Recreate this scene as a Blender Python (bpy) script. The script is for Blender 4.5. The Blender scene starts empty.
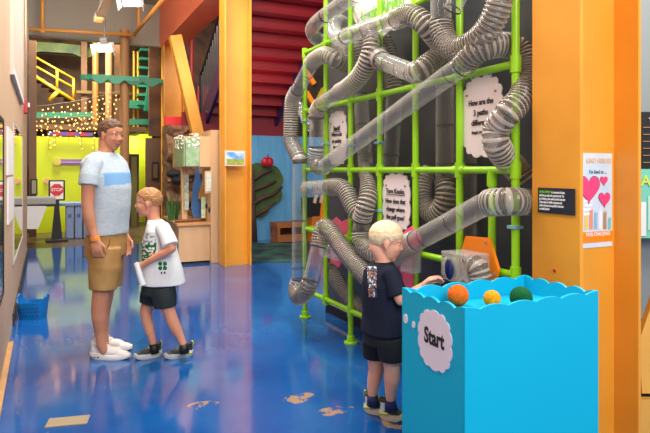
import bpy, bmesh, math, random
from mathutils import Vector, Matrix, noise
random.seed(7)
PI = math.pi
sc = bpy.context.scene
COL = sc.collection

# ------------------------------------------------------------------ camera geometry
F = 580.0; CH = 1.40; HY = 170.0
SN, CS = 0.4352, 0.9003
RV = Vector((CS, -SN, 0)); FV = Vector((SN, CS, 0)); UZ = Vector((0, 0, 1))
def W(px, py, d):
    xc = (px - 325) / F * d
    return Vector((d * SN + xc * CS, d * CS - xc * SN, CH - (py - HY) / F * d))
def u_(px): return (px - 325) / F
def PX(px, py, X): return W(px, py, X / (SN + CS * u_(px)))
def PY(px, py, Y): return W(px, py, Y / (CS - SN * u_(px)))
def PF(px, py): return W(px, py, F * CH / (py - HY))

# ------------------------------------------------------------------ materials
def lin(c):
    def f(v):
        v /= 255.0
        return v / 12.92 if v <= 0.04045 else ((v + 0.055) / 1.055) ** 2.4
    return (f(c[0]), f(c[1]), f(c[2]), 1)
MATS = {}
def mat(name, rgb, rough=0.5, spec=0.5, metal=0.0, noise_amt=0.0, noise_scale=20.0, rgb2=None, bump=0.0, bscale=60.0,
        emit=None, estr=0.0, coat=0.0, stretch=None):
    if name in MATS: return MATS[name]
    m = bpy.data.materials.new(name); m.use_nodes = True
    nt = m.node_tree; b = nt.nodes['Principled BSDF']
    b.inputs['Base Color'].default_value = lin(rgb)
    b.inputs['Roughness'].default_value = rough
    b.inputs['Specular IOR Level'].default_value = spec
    b.inputs['Metallic'].default_value = metal
    b.inputs['Coat Weight'].default_value = coat
    if emit:
        b.inputs['Emission Color'].default_value = lin(emit); b.inputs['Emission Strength'].default_value = estr
    if noise_amt > 0 or bump > 0:
        tc = nt.nodes.new('ShaderNodeTexCoord'); mp = nt.nodes.new('ShaderNodeMapping')
        nt.links.new(tc.outputs['Object'], mp.inputs['Vector'])
        if stretch: mp.inputs['Scale'].default_value = stretch
    if noise_amt > 0:
        n = nt.nodes.new('ShaderNodeTexNoise'); n.inputs['Scale'].default_value = noise_scale; n.inputs['Detail'].default_value = 5
        nt.links.new(mp.outputs['Vector'], n.inputs['Vector'])
        r = nt.nodes.new('ShaderNodeValToRGB')
        c2 = lin(rgb2) if rgb2 else tuple(v * (1 - noise_amt) for v in lin(rgb)[:3]) + (1,)
        r.color_ramp.elements[0].position = 0.32; r.color_ramp.elements[1].position = 0.68
        r.color_ramp.elements[0].color = c2; r.color_ramp.elements[1].color = lin(rgb)
        nt.links.new(n.outputs['Fac'], r.inputs['Fac']); nt.links.new(r.outputs['Color'], b.inputs['Base Color'])
    if bump > 0:
        n2 = nt.nodes.new('ShaderNodeTexNoise'); n2.inputs['Scale'].default_value = bscale; n2.inputs['Detail'].default_value = 4
        nt.links.new(mp.outputs['Vector'], n2.inputs['Vector'])
        bp = nt.nodes.new('ShaderNodeBump'); bp.inputs['Strength'].default_value = bump; bp.inputs['Distance'].default_value = 0.02
        nt.links.new(n2.outputs['Fac'], bp.inputs['Height']); nt.links.new(bp.outputs['Normal'], b.inputs['Normal'])
    MATS[name] = m
    return m
def see_through(name, rgb, lo, hi, rough, tint=0.95, metal=0.0):
    if name in MATS: return MATS[name]
    m = bpy.data.materials.new(name); m.use_nodes = True
    nt = m.node_tree; b = nt.nodes['Principled BSDF']; out = nt.nodes['Material Output']
    b.inputs['Base Color'].default_value = lin(rgb); b.inputs['Roughness'].default_value = rough
    b.inputs['Specular IOR Level'].default_value = 0.8; b.inputs['Metallic'].default_value = metal
    tr = nt.nodes.new('ShaderNodeBsdfTransparent'); tr.inputs['Color'].default_value = (tint, tint, tint, 1)
    lw = nt.nodes.new('ShaderNodeLayerWeight'); lw.inputs['Blend'].default_value = 0.4
    mr = nt.nodes.new('ShaderNodeMapRange'); mr.inputs['To Min'].default_value = lo; mr.inputs['To Max'].default_value = hi
    mx = nt.nodes.new('ShaderNodeMixShader')
    nt.links.new(lw.outputs['Facing'], mr.inputs['Value']); nt.links.new(mr.outputs['Result'], mx.inputs['Fac'])
    nt.links.new(tr.outputs['BSDF'], mx.inputs[1]); nt.links.new(b.outputs['BSDF'], mx.inputs[2])
    nt.links.new(mx.outputs['Shader'], out.inputs['Surface'])
    MATS[name] = m
    return m
M_clear = see_through('clear_plastic', (190, 188, 184), 0.05, 0.8, 0.06, .98)
M_flex = see_through('ribbed_plastic', (126, 116, 107), 0.38, 0.85, 0.16, 0.92)
M_rib = see_through('ribbed_plastic_ridge', (192, 183, 174), 0.52, 0.92, 0.14, 0.95)
M_acryl = see_through('acrylic', (225, 222, 220), 0.10, 0.55, 0.06)
M_band = mat('dark_band', (60, 58, 56), 0.4)
M_green = mat('lime_pipe', (150, 214, 20), 0.28, 0.6)
M_yellow = mat('column_yellow', (236, 162, 54), 0.42, 0.5, noise_amt=.06, noise_scale=3, rgb2=(226, 152, 46), coat=.0)
M_cyan = mat('box_cyan', (0, 174, 214), 0.45, 0.4)
M_white = mat('white', (238, 232, 232), 0.5)
M_sign = mat('sign_white', (236, 226, 230), 0.45)
M_black = mat('black', (22, 22, 24), 0.5)
M_text = mat('lettering_black', (28, 26, 34), 0.6)
M_wtext = mat('lettering_white', (240, 240, 240), 0.6)
M_gtext = mat('lettering_green', (120, 200, 50), 0.6)
M_wood = mat('birch', (214, 172, 128), 0.5, noise_amt=.18, noise_scale=6, stretch=(1, 1, .15))
M_board = mat('panel_charcoal', (64, 69, 77), 0.35, 0.5, noise_amt=.25, noise_scale=2.2, rgb2=(44, 48, 54))
M_orange = mat('orange_paint', (250, 140, 20), 0.4)
M_pink = mat('pink_paint', (238, 96, 130), 0.4)
M_steel = mat('steel', (190, 194, 200), 0.3, metal=.8)

# ------------------------------------------------------------------ mesh builder
class MB:
    def __init__(s): s.bm = bmesh.new(); s.mi = 0
    def _add(s, b2):
        me = bpy.data.meshes.new('tmp'); b2.to_mesh(me); b2.free()
        n = len(s.bm.faces); s.bm.from_mesh(me); bpy.data.meshes.remove(me)
        s.bm.faces.ensure_lookup_table()
        for f in s.bm.faces[n:]: f.material_index = s.mi
        return s
    def box(s, x0, x1, y0, y1, z0, z1, bev=0.0, M=None):
        b = bmesh.new(); bmesh.ops.create_cube(b, size=1)
        c = Vector(((x0 + x1) / 2, (y0 + y1) / 2, (z0 + z1) / 2))
        for v in b.verts:
            v.co = Vector((v.co.x * abs(x1 - x0), v.co.y * abs(y1 - y0), v.co.z * abs(z1 - z0))) + c
        if bev > 0: bmesh.ops.bevel(b, geom=list(b.edges), offset=bev, segments=2, affect='EDGES', profile=.6)
        if M is not None: bmesh.ops.transform(b, matrix=M, verts=b.verts)
        return s._add(b)
    def bar(s, p, q, w, h, up=UZ, bev=0.0):
        p = Vector(p); q = Vector(q); d = (q - p); L = d.length; d.normalize()
        a = d.cross(up)
        if a.length < 1e-4: a = d.cross(Vector((0, 1, 0)))
        a.normalize(); n = a.cross(d)
        M = Matrix((d, a, n)).transposed().to_4x4(); M.translation = (p + q) / 2
        return s.box(-L / 2, L / 2, -w / 2, w / 2, -h / 2, h / 2, bev, M)
    def prism(s, pts, o, ax, ay, th, bev=0.0):
        """2D outline pts in plane (ax, ay) at o, extruded by th along ax x ay (centred)."""
        o = Vector(o); ax = Vector(ax); ay = Vector(ay); n = ax.cross(ay).normalized()
        b = bmesh.new()
        vs = [b.verts.new(o + ax * x + ay * y - n * th / 2) for x, y in pts]
        f = b.faces.new(vs)
        r = bmesh.ops.extrude_face_region(b, geom=[f])
        bmesh.ops.translate(b, vec=n * th, verts=[e for e in r['geom'] if isinstance(e, bmesh.types.BMVert)])
        bmesh.ops.recalc_face_normals(b, faces=b.faces)
        if bev > 0: bmesh.ops.bevel(b, geom=list(b.edges), offset=bev, segments=2, affect='EDGES')
        return s._add(b)
    def rings(s, rings, cap=True, closed=False):
        b = bmesh.new(); R = [[b.verts.new(p) for p in r] for r in rings]; n = len(R[0])
        m = len(R) if closed else len(R) - 1
        for i in range(m):
            A, B = R[i], R[(i + 1) % len(R)]
            for k in range(n): b.faces.new((A[k], A[(k + 1) % n], B[(k + 1) % n], B[k]))
        if cap and not closed:
            b.faces.new(list(reversed(R[0]))); b.faces.new(R[-1])
        bmesh.ops.recalc_face_normals(b, faces=b.faces)
        return s._add(b)
    def tube(s, pts, r, n=14, cap=True):
        pts = [Vector(p) for p in pts]; rings = []; a = None
        for i, p in enumerate(pts):
            t = (pts[min(i + 1, len(pts) - 1)] - pts[max(i - 1, 0)]).normalized()
            if a is None:
                a = t.cross(UZ)
                if a.length < .05: a = t.cross(Vector((1, 0, 0)))
            a = (a - t * a.dot(t)).normalized(); c = t.cross(a)
            rr = r[i] if isinstance(r, (list, tuple)) else r
            rings.append([p + (a * math.cos(k * 2 * PI / n) + c * math.sin(k * 2 * PI / n)) * rr for k in range(n)])
        return s.rings(rings, cap)
    def sphere(s, c, r, seg=16, R=None):
        if not isinstance(r, (list, tuple)): r = (r, r, r)
        b = bmesh.new(); bmesh.ops.create_uvsphere(b, u_segments=seg, v_segments=max(6, seg // 2 + 2), radius=1)
        for v in b.verts: v.co = Vector((v.co.x * r[0], v.co.y * r[1], v.co.z * r[2]))
        if R is not None: bmesh.ops.transform(b, matrix=R.to_4x4(), verts=b.verts)
        bmesh.ops.translate(b, vec=Vector(c), verts=b.verts)
        return s._add(b)
    def chain(s, pts, n=14):
        """pts: (Vector, radius): tapered limb with round joints"""
        for i, (p, r) in enumerate(pts):
            s.sphere(p, r, 14)
            if i: s.tube([pts[i - 1][0], p], [pts[i - 1][1], r], n)
        return s
    def build(s, name, mats, parent=None, smooth=False, auto=None):
        me = bpy.data.meshes.new(name); s.bm.to_mesh(me); s.bm.free()
        return mkobj(name, me, mats, parent, smooth)
def mkobj(name, me, mats, parent=None, smooth=False):
    if not isinstance(mats, (list, tuple)): mats = [mats]
    me.materials.clear()
    for m in mats: me.materials.append(m)
    if smooth:
        me.polygons.foreach_set('use_smooth', [True] * len(me.polygons))
        if smooth == 'auto': me.set_sharp_from_angle(angle=math.radians(40))
    o = bpy.data.objects.new(name, me); COL.objects.link(o)
    if parent is not None: attach(o, parent)
    return o
def attach(o, parent):
    o.parent = parent
    M = Matrix.Identity(4); p = parent; chain = []
    if parent.get('_root') is not None: M = Matrix.Translation(-Vector(parent.location))
    o.matrix_parent_inverse = M
def tag(o, label, cat, group=None):
    o['label'] = label; o['category'] = cat
    if group: o['group'] = group
    return o
def thing(name, loc, label, cat, group=None):
    o = bpy.data.objects.new(name, None); COL.objects.link(o)
    o.location = Vector(loc); o.empty_display_size = .1; o['_root'] = 1
    return tag(o, label, cat, group)
def structure(o): o['kind'] = 'structure'; return o
def text_mesh(name, body, size, o, ax, ay, mats, parent, align='CENTER', bold=0.0, th=0.002, spacing=1.0, width=1.0, smooth=False):
    cu = bpy.data.curves.new('t', 'FONT'); cu.body = body; cu.size = size; cu.align_x = align; cu.align_y = 'CENTER'
    cu.extrude = th / 2; cu.offset = bold * size; cu.space_line = spacing; cu.resolution_u = 3
    tob = bpy.data.objects.new('t', cu); COL.objects.link(tob)
    dg = bpy.context.evaluated_depsgraph_get()
    me = bpy.data.meshes.new_from_object(tob.evaluated_get(dg), depsgraph=dg)
    bpy.data.objects.remove(tob); bpy.data.curves.remove(cu)
    ax = Vector(ax).normalized(); ay = Vector(ay).normalized(); n = ax.cross(ay)
    M = Matrix((ax * width, ay, n)).transposed().to_4x4(); M.translation = Vector(o)
    me.transform(M)
    return mkobj(name, me, mats, parent)
def remeshed(mb, name, mats, parent, voxel=.006, smooth_it=4, fac=.5, assign=None):
    me = bpy.data.meshes.new('b'); mb.bm.to_mesh(me); mb.bm.free()
    ob = bpy.data.objects.new('b', me); COL.objects.link(ob)
    r = ob.modifiers.new('r', 'REMESH'); r.mode = 'VOXEL'; r.voxel_size = voxel; r.use_smooth_shade = True
    if smooth_it:
        s = ob.modifiers.new('s', 'SMOOTH'); s.iterations = smooth_it; s.factor = fac
    dg = bpy.context.evaluated_depsgraph_get()
    m2 = bpy.data.meshes.new_from_object(ob.evaluated_get(dg), depsgraph=dg)
    bpy.data.objects.remove(ob); bpy.data.meshes.remove(me)
    m2.name = name
    o = mkobj(name, m2, mats, parent, True)
    if assign:
        for p in m2.polygons: p.material_index = assign(p.center, p.normal)
    return o
def catmull(P, n=10):
    P = [Vector(p) for p in P]
    if len(P) < 3:
        return [P[0].lerp(P[1], i / n) for i in range(n + 1)]
    Q = [P[0] * 2 - P[1]] + P + [P[-1] * 2 - P[-2]]; out = []
    for i in range(1, len(Q) - 2):
        a, b, c, d = Q[i - 1:i + 3]
        for k in range(n):
            t = k / n
            out.append(.5 * ((2 * b) + (c - a) * t + (2 * a - 5 * b + 4 * c - d) * t * t + (3 * b - a - 3 * c + d) * t ** 3))
    out.append(P[-1]); return out
def resample(pts, step):
    L = [0]
    for a, b in zip(pts, pts[1:]): L.append(L[-1] + (b - a).length)
    n = max(2, int(L[-1] / step)); out = []; j = 0
    for i in range(n + 1):
        s = L[-1] * i / n
        while j < len(L) - 2 and L[j + 1] < s: j += 1
        t = (s - L[j]) / max(1e-9, L[j + 1] - L[j]); out.append(pts[j].lerp(pts[j + 1], t))
    return out, L[-1]
def scallop(w, h, n, bump, power=3.0):
    """cloud outline: arcs bulging out between n anchors of a superellipse w x h"""
    A = []
    for i in range(n):
        a = 2 * PI * i / n
        c, s = math.cos(a), math.sin(a)
        A.append(Vector((abs(c) ** (2 / power) * (1 if c > 0 else -1) * w / 2, abs(s) ** (2 / power) * (1 if s > 0 else -1) * h / 2)))
    out = []
    for i in range(n):
        p, q = A[i], A[(i + 1) % n]; d = q - p; nrm = Vector((d.y, -d.x)).normalized()
        for k in range(7):
            t = k / 7; out.append(p + d * t + nrm * bump * math.sin(PI * t) ** .7)
    return [(v.x, v.y) for v in out]
# ================================================================== SETTING
def floor_mat():
    m = bpy.data.materials.new('blue_epoxy'); m.use_nodes = True; nt = m.node_tree; b = nt.nodes['Principled BSDF']
    tc = nt.nodes.new('ShaderNodeTexCoord')
    def noise_n(scale, detail=5, rough=.6):
        n = nt.nodes.new('ShaderNodeTexNoise'); n.inputs['Scale'].default_value = scale; n.inputs['Detail'].default_value = detail
        n.inputs['Roughness'].default_value = rough; nt.links.new(tc.outputs['Object'], n.inputs['Vector']); return n
    def math_n(op, a, bb=None):
        n = nt.nodes.new('ShaderNodeMath'); n.operation = op
        for i, v in enumerate((a, bb)):
            if v is None: continue
            if isinstance(v, (int, float)): n.inputs[i].default_value = v
            else: nt.links.new(v, n.inputs[i])
        return n.outputs[0]
    n1 = noise_n(1.3); r1 = nt.nodes.new('ShaderNodeValToRGB')
    r1.color_ramp.elements[0].color = lin((12, 66, 136)); r1.color_ramp.elements[1].color = lin((26, 98, 170))
    r1.color_ramp.elements[0].position = .3; r1.color_ramp.elements[1].position = .7
    nt.links.new(n1.outputs['Fac'], r1.inputs['Fac'])
    # worn spots, each with its own place and size, broken up by noise
    n2 = noise_n(9, 6, .65); tot = None
    for (px, py, rx, ry) in ((203, 405, .16, .10), (333, 411, .17, .10), (345, 409, .1, .08), (403, 421, .20, .17), (272, 384, .28, .2), (300, 398, .2, .12)):
        c = PF(px, py); mp = nt.nodes.new('ShaderNodeMapping'); mp.vector_type = 'POINT'
        sx, sy = 1 / rx, 1 / ry
        mp.inputs['Rotation'].default_value = (0, 0, .45)
        mp.inputs['Scale'].default_value = (sx, sy, 1)
        sub = nt.nodes.new('ShaderNodeVectorMath'); sub.operation = 'SUBTRACT'; sub.inputs[1].default_value = c
        nt.links.new(tc.outputs['Object'], sub.inputs[0]); nt.links.new(sub.outputs[0], mp.inputs['Vector'])
        ln = nt.nodes.new('ShaderNodeVectorMath'); ln.operation = 'LENGTH'; nt.links.new(mp.outputs['Vector'], ln.inputs[0])
        f = math_n('SUBTRACT', 1.0, ln.outputs['Value']); f = math_n('MAXIMUM', f, 0.0)
        if (px, py) == (272, 384): f = math_n('MULTIPLY', f, .32)
        tot = f if tot is None else math_n('MAXIMUM', tot, f)
    g = math_n('MULTIPLY', math_n('MINIMUM', math_n('MULTIPLY', tot, 2.2), 1.0), n2.outputs['Fac'])
    mask = nt.nodes.new('ShaderNodeMapRange'); mask.inputs['From Min'].default_value = .49; mask.inputs['From Max'].default_value = .53
    nt.links.new(g, mask.inputs['Value'])
    # fine scuffs
    n3 = noise_n(38, 3, .5); sc_ = nt.nodes.new('ShaderNodeMapRange'); sc_.inputs['From Min'].default_value = .70; sc_.inputs['From Max'].default_value = .76
    nt.links.new(n3.outputs['Fac'], sc_.inputs['Value'])
    mx = nt.nodes.new('ShaderNodeMixRGB'); mx.inputs[2].default_value = lin((164, 134, 108))
    mx2 = nt.nodes.new('ShaderNodeMixRGB'); mx2.inputs[2].default_value = lin((120, 150, 190))
    nt.links.new(r1.outputs['Color'], mx2.inputs[1]); nt.links.new(math_n('MULTIPLY', sc_.outputs['Result'], .7), mx2.inputs[0])
    nt.links.new(mx2.outputs['Color'], mx.inputs[1]); nt.links.new(mask.outputs['Result'], mx.inputs[0])
    nt.links.new(mx.outputs['Color'], b.inputs['Base Color'])
    n4 = noise_n(5, 4); rr = nt.nodes.new('ShaderNodeMapRange'); rr.inputs['To Min'].default_value = .07; rr.inputs['To Max'].default_value = .15
    nt.links.new(n4.outputs['Fac'], rr.inputs['Value']); nt.links.new(rr.outputs['Result'], b.inputs['Roughness'])
    b.inputs['Specular IOR Level'].default_value = .5; b.inputs['Coat Weight'].default_value = .3; b.inputs['Coat Roughness'].default_value = .06
    n5 = noise_n(4, 3); bp = nt.nodes.new('ShaderNodeBump'); bp.inputs['Strength'].default_value = .025; bp.inputs['Distance'].default_value = .02
    nt.links.new(n5.outputs['Fac'], bp.inputs['Height']); nt.links.new(bp.outputs['Normal'], b.inputs['Normal'])
    return m
structure(MB().box(-7, 9, -4, 11.55, -.1, 0).build('floor', floor_mat()))
structure(MB().box(-7, 9, 11.55, 19, -.1, 0.0).build('floor_rear', mat('brown_floor', (96, 74, 52), .35, noise_amt=.2, noise_scale=4)))
M_tan = mat('tan_wall', (204, 172, 142), .6, noise_amt=.05, noise_scale=2)
structure(MB().box(-.46, -.26, -1.0, 10.7, 0, 5.0).build('wall_left', M_tan))
structure(MB().box(-.26, -.245, 5.9, 10.7, 0, .11).build('baseboard_left', mat('dark_base', (58, 48, 46), .5)))
structure(MB().box(-.26, -.225, 2.0, 5.3, 0, .02).build('trim_1', mat('tan_threshold', (196, 150, 100), .5, noise_amt=.2, noise_scale=14)))
structure(MB().box(-.31, -.235, 10.7, 10.76, 1.45, 4.1).build('trim_2', mat('black_channel', (38, 36, 36), .5)))
M_ceil = mat('grey_ceiling', (150, 140, 128), .8)
structure(MB().box(-7, 9, 5.0, 19, 5.02, 5.12).build('ceiling', M_ceil))
structure(MB().box(-5, 2.3, 13.1, 13.3, 4.12, 5.02).build('wall_soffit', M_ceil))
# coral girder over the columns
mb = MB(); mb.box(2.28, 2.74, 8.0, 13.1, 4.10, 5.02); bm = mb.bm
bm.normal_update()
for f in bm.faces: f.material_index = 1 if f.normal.z < -.5 else 0
structure(mb.build('wall_girder', [mat('coral', (226, 116, 84), .6), mat('grey_under', (168, 160, 158), .6)]))
M_lime = mat('lime_wall', (206, 222, 16), .45, noise_amt=.04, noise_scale=3)
M_darkbrown = mat('dark_brown', (112, 78, 46), .7, noise_amt=.4, noise_scale=1.6, rgb2=(48, 34, 24))
def rectY(x0, y0, x1, y1, Y):
    a = PY(x0, y0, Y); b = PY(x1, y1, Y); return a.x, b.x, b.z, a.z
def slabY(name, px0, py0, px1, py1, Y, th, m, to_floor=False, parent=None):
    x0, x1, z0, z1 = rectY(px0, py0, px1, py1, Y)
    if to_floor: z0 = 0.0
    return MB().box(x0, x1, Y, Y + th, z0, z1).build(name, m, parent)
structure(slabY('wall_back', 30, 136, 115, 232, 14.4, .12, M_lime, True))
structure(slabY('wall_recess', 108, 132, 152, 232, 16.2, .12, M_lime, True))
structure(slabY('wall_brown', 146, 138, 190, 240, 14.0, .1, mat('brown_wall', (104, 74, 52), .6), True))
structure(MB().box(8.8, 9.0, -1, 17.6, 0, 5.02).build('wall_right', M_ceil))
structure(MB().box(-7, 9, 17.6, 17.8, 0, 5.02).build('wall_far', M_darkbrown))
structure(slabY('wall_blue', 238, 135, 345, 240, 11.0, .12, mat('sky_blue', (112, 182, 226), .55, noise_amt=.16, noise_scale=3, rgb2=(84, 158, 212), stretch=(3, 1, .35)), True))
# dark charcoal back panel of the air exhibit
structure(MB().box(2.53, 2.60, 2.22, 5.16, .13, 3.6).build('wall_exhibit', M_board))
structure(MB().box(2.50, 2.60, 2.22, 5.16, 0, .12).build('baseboard_exhibit', M_black))
structure(MB().box(2.492, 2.50, 2.22, 5.16, .095, .125).build('trim_3', M_white))

# ------------------------------------------------------------------ yellow steel columns
def column(X0, Y0, wy, D, label, top=4.1):
    t = thing('steel_column', (X0, Y0, 0), label, 'column', None)
    MB().box(X0, X0 + .02, Y0, Y0 + wy, 0, top, .003).build('flange', M_yellow, t)
    MB().box(X0 + D - .02, X0 + D, Y0, Y0 + wy, 0, top, .003).build('flange', M_yellow, t)
    MB().box(X0 + .02, X0 + D - .02, Y0 + wy / 2 - .01, Y0 + wy / 2 + .01, 0, top).build('web', M_yellow, t)
    return t
PCOL = dict(X0=2.2, Y0=1.876, wy=.29, D=.42)
column(2.2, 1.876, .29, .42, 'nearest yellow steel column, behind the blue box, with a black text plaque', 4.3)
column(2.33, 8.12, .30, .40, 'yellow steel column with a small landscape picture, in the middle distance', 4.1)
column(2.30, 12.7, .31, .44, 'farthest yellow steel column, behind the slanting brace and the rock wall', 4.1)
# picture on middle column
x0, x1, z0, z1 = rectY(225, 150.5, 245, 166, 8.1)
t = thing('landscape_picture', (x0, 8.1, z0), 'small landscape picture of sky and meadow on the middle yellow column', 'picture')
MB().box(x0, x1, 8.095, 8.115, z0, z1).build('frame', mat('pale_frame', (230, 214, 190), .5), t)
pm = mat('picture_sky', (96, 160, 220), .5, noise_amt=.3, noise_scale=9, rgb2=(214, 224, 236))
MB().box(x0 + .02, x1 - .02, 8.09, 8.096, z0 + .1, z1 - .02).build('sky_print', pm, t)
MB().box(x0 + .02, x1 - .02, 8.09, 8.096, z0 + .02, z0 + .1).build('meadow_print', mat('picture_meadow', (196, 190, 70), .5, noise_amt=.4, noise_scale=16, rgb2=(90, 140, 70)), t)

# ================================================================== LEFT WALL FITTINGS
WX = -.26
M_mir = mat('board_glass', (70, 62, 50), .05, 1.0, coat=1.0)
def wall_board(y0, y1, z0, z1, label, fm, gm):
    t = thing('display_frame', (WX, y0, z0), label, 'display board')
    for a, b, c, d in ((y0, y1, z0, z0 + .03), (y0, y1, z1 - .03, z1), (y0, y0 + .03, z0, z1), (y1 - .03, y1, z0, z1)):
        MB().box(WX, WX + .013, a, b, c, d).build('frame_rail', fm, t)
    MB().box(WX, WX + .009, y0 + .03, y1 - .03, z0 + .03, z1 - .03).build('glass_pane', gm, t)
wall_board(5.95, 8.2, .54, 1.845, 'white-framed glossy display board on the left wall beyond the white papers', mat('frame_pale', (196, 186, 176), .5), M_mir)
wall_board(2.9, 4.5, .56, 1.74, 'dark-framed glossy display board at the near left edge of the wall', M_black, M_mir)
t = thing('wall_panel', (WX, 5.5, 2.2), 'large white-edged panel high on the left wall above the boards', 'panel')
MB().box(WX, WX + .03, 5.5, 8.0, 2.2, 4.6).build('face', mat('panel_face', (206, 192, 178), .5), t)
MB().box(WX + .03, WX + .034, 5.5, 8.0, 2.2, 2.25).build('edge_strip', M_white, t)
for (y0, y1, z0, z1, lb) in ((5.0, 5.85, 1.36, 1.73, 'upper white paper sheet pinned on the left wall'),
                             (5.05, 5.85, .98, 1.34, 'lower white paper sheet pinned on the left wall under another sheet')):
    tag(MB().box(WX, WX + .012, y0, y1, z0, z1).build('paper_sheet', M_white), lb, 'paper', 'papers on the left wall')
t = thing('fire_alarm', (WX, 9.0, 2.2), 'red fire alarm strobe mounted on the left wall', 'alarm')
MB().box(WX, WX + .05, 8.95, 9.12, 2.18, 2.36, .01).build('housing', mat('alarm_red', (170, 26, 44), .4), t)
MB().box(WX + .05, WX + .075, 9.0, 9.07, 2.27, 2.33, .008).build('strobe_lens', M_white, t)

# blue basket on the floor
def basket():
    c = PF(32, 317); c.x = max(c.x, -.1)
    t = thing('plastic_basket', c, 'blue plastic basket with holes on the floor against the left wall', 'basket')
    Mb = mat('basket_blue', (16, 122, 196), .35)
    def ring(hx, hy, z, k=0):
        r = []
        for i in range(40):
            a = 2 * PI * i / 40; cc, s = math.cos(a), math.sin(a)
            x = abs(cc) ** .6 * (1 if cc > 0 else -1) * hx; y = abs(s) ** .6 * (1 if s > 0 else -1) * hy
            zz = z + (.045 * max(0, abs(cc) - .75) * 4 if k else 0)
            r.append(c + RV * x + FV * y + UZ * zz)
        return r
    mb = MB(); mb.rings([ring(.115, .08, .0), ring(.118, .083, .02), ring(.125, .088, .09), ring(.133, .095, .15, 1), ring(.127, .089, .15, 1), ring(.118, .082, .09), ring(.11, .075, .02)], cap=True)
    mb.build('tub', Mb, t, 'auto')
    for row in range(3):
        for k in range(6):
            p = c + RV * ((k - 2.5) * .034 + (.017 if row % 2 else 0)) - FV * (.0865 + .002 * row) + UZ * (.035 + row * .034)
            MB().sphere(p, (.009, .006, .006), 8).build('hole', mat('basket_hole', (8, 60, 110), .5), t)
    for s in (-1, 1):
        MB().tube([c + RV * s * .128 + FV * a + UZ * z for a, z in ((-.04, .175), (-.03, .205), (0, .215), (.03, .205), (.04, .175))], .008, 8).build('handle', Mb, t, True)
basket()
# floor outlet plate
c = PF(68, 422)
t = thing('floor_plate', c, 'beige rectangular cover plate set in the blue floor', 'floor plate')
mb = MB(); M = Matrix.Translation(c + UZ * .004) @ Matrix.Rotation(-.22, 4, 'Z'); mb.box(-.108, .108, -.058, .058, -.004, .004, .003, M); mb.build('plate', mat('plate_beige', (158, 142, 116), .4), t)
for sx in (-1, 1):
    mb = MB(); mb.tube([M @ Vector((sx * .095, 0, .003)), M @ Vector((sx * .095, 0, .006))], .006, 8); mb.build('screw', M_steel, t)

# ================================================================== REAR LEFT: lime room
# sign strip, pencil sign, stop sign stand, counter, blue bins
x0, x1, z0, z1 = rectY(48, 131.5, 93, 136.5, 14.3)
t = thing('banner_strip', (x0, 14.3, z0), 'long narrow red and purple banner above the lime wall', 'banner')
n = 7
for k in range(n):
    MB().box(x0 + (x1 - x0) * k / n, x0 + (x1 - x0) * (k + 1) / n, 14.28, 14.32, z0, z1).build('panel', mat(*(('ban_red', (176, 40, 70)) if k % 2 else ('ban_purple', (96, 70, 150)))), t)
x0, x1, z0, z1 = rectY(53, 159, 84, 165, 14.4)
t = thing('wall_arrow_sign', (x0, 14.38, z0), 'long purple wall sign with a round yellow head on the lime wall', 'sign')
MB().box(x0 + .1, x1, 14.36, 14.4, z0, z1, .005).build('bar', mat('sign_purple', (140, 100, 160), .5), t)
MB().tube([Vector((x0 + .08, 14.34, (z0 + z1) / 2)), Vector((x0 + .08, 14.4, (z0 + z1) / 2))], .085, 20).build('round_head', mat('head_yellow', (206, 190, 80), .5), t)
MB().box(x0 + .16, x1 - .05, 14.352, 14.362, z0 + .05, z1 - .06).build('stripe', mat('sign_lilac', (196, 160, 200), .5), t)
c = PY(47, 181, 14.4); t = MB().tube([c - Vector((0, .04, 0)), c], .065, 16).build('wall_disc', mat('peach', (224, 170, 120), .5)); tag(t, 'small round peach disc on the lime wall left of the stop sign', 'disc')
# stop sign on stand
Y = 12.6; x0, x1, z0, z1 = rectY(48.5, 180, 65, 200.5, Y); xm = (x0 + x1) / 2
t = thing('sign_stand', (xm, Y, 0), 'black floor stand holding a framed red stop sign', 'sign stand')
MB().box(xm - .2, xm + .2, Y - .18, Y + .18, 0, .05, .015).build('base', M_black, t)
mb = MB(); mb.rings([[Vector((xm + sx * w, Y + sy * .03, z)) for sx, sy in ((-1, -1), (1, -1), (1, 1), (-1, 1))] for w, z in ((.1, .05), (.05, .6), (.04, z0 + .02))]); mb.build('post', M_black, t)
MB().box(x0, x1, Y - .02, Y + .02, z0, z1, .02).build('frame', M_black, t)
MB().box(x0 + .03, x1 - .03, Y - .026, Y - .018, z0 + .03, z1 - .03).build('placard', M_white, t)
rr = .125; oc = [(rr * math.cos(PI / 8 + k * PI / 4), rr * math.sin(PI / 8 + k * PI / 4)) for k in range(8)]
o = MB().prism(oc, (xm, Y - .03, (z0 + z1) / 2 + .01), (1, 0, 0), (0, 0, 1), .006).build('octagon', mat('stop_red', (206, 40, 50), .4), t)
text_mesh('stop_lettering', 'STOP', .085, (xm, Y - .036, (z0 + z1) / 2 + .01), (1, 0, 0), (0, 0, 1), M_white, o, bold=.01)
# counter
Yc = 12.0; a = PY(22, 205, Yc); b = PY(50, 205, Yc); zt = a.z
t = thing('water_table', (a.x, Yc, 0), 'pale counter with a grey top and slanting white end panel beside the stop sign', 'counter')
MB().box(a.x - .9, b.x + .1, Yc - .02, Yc + .7, zt, zt + .13, .02).build('top', mat('counter_grey', (150, 146, 142), .4), t)
p = [PY(20, 206, Yc), PY(47, 206, Yc), PY(38, 229, Yc), PY(20, 229, Yc)]
MB().prism([(v.x, v.z) for v in p], (0, Yc + .3, 0), (1, 0, 0), (0, 0, 1), .6).build('apron', mat('apron_white', (216, 210, 204), .5), t)
MB().box(a.x - .5, a.x - .1, Yc + .1, Yc + .5, 0, p[2].z + .02).build('pedestal', M_black, t)
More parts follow.
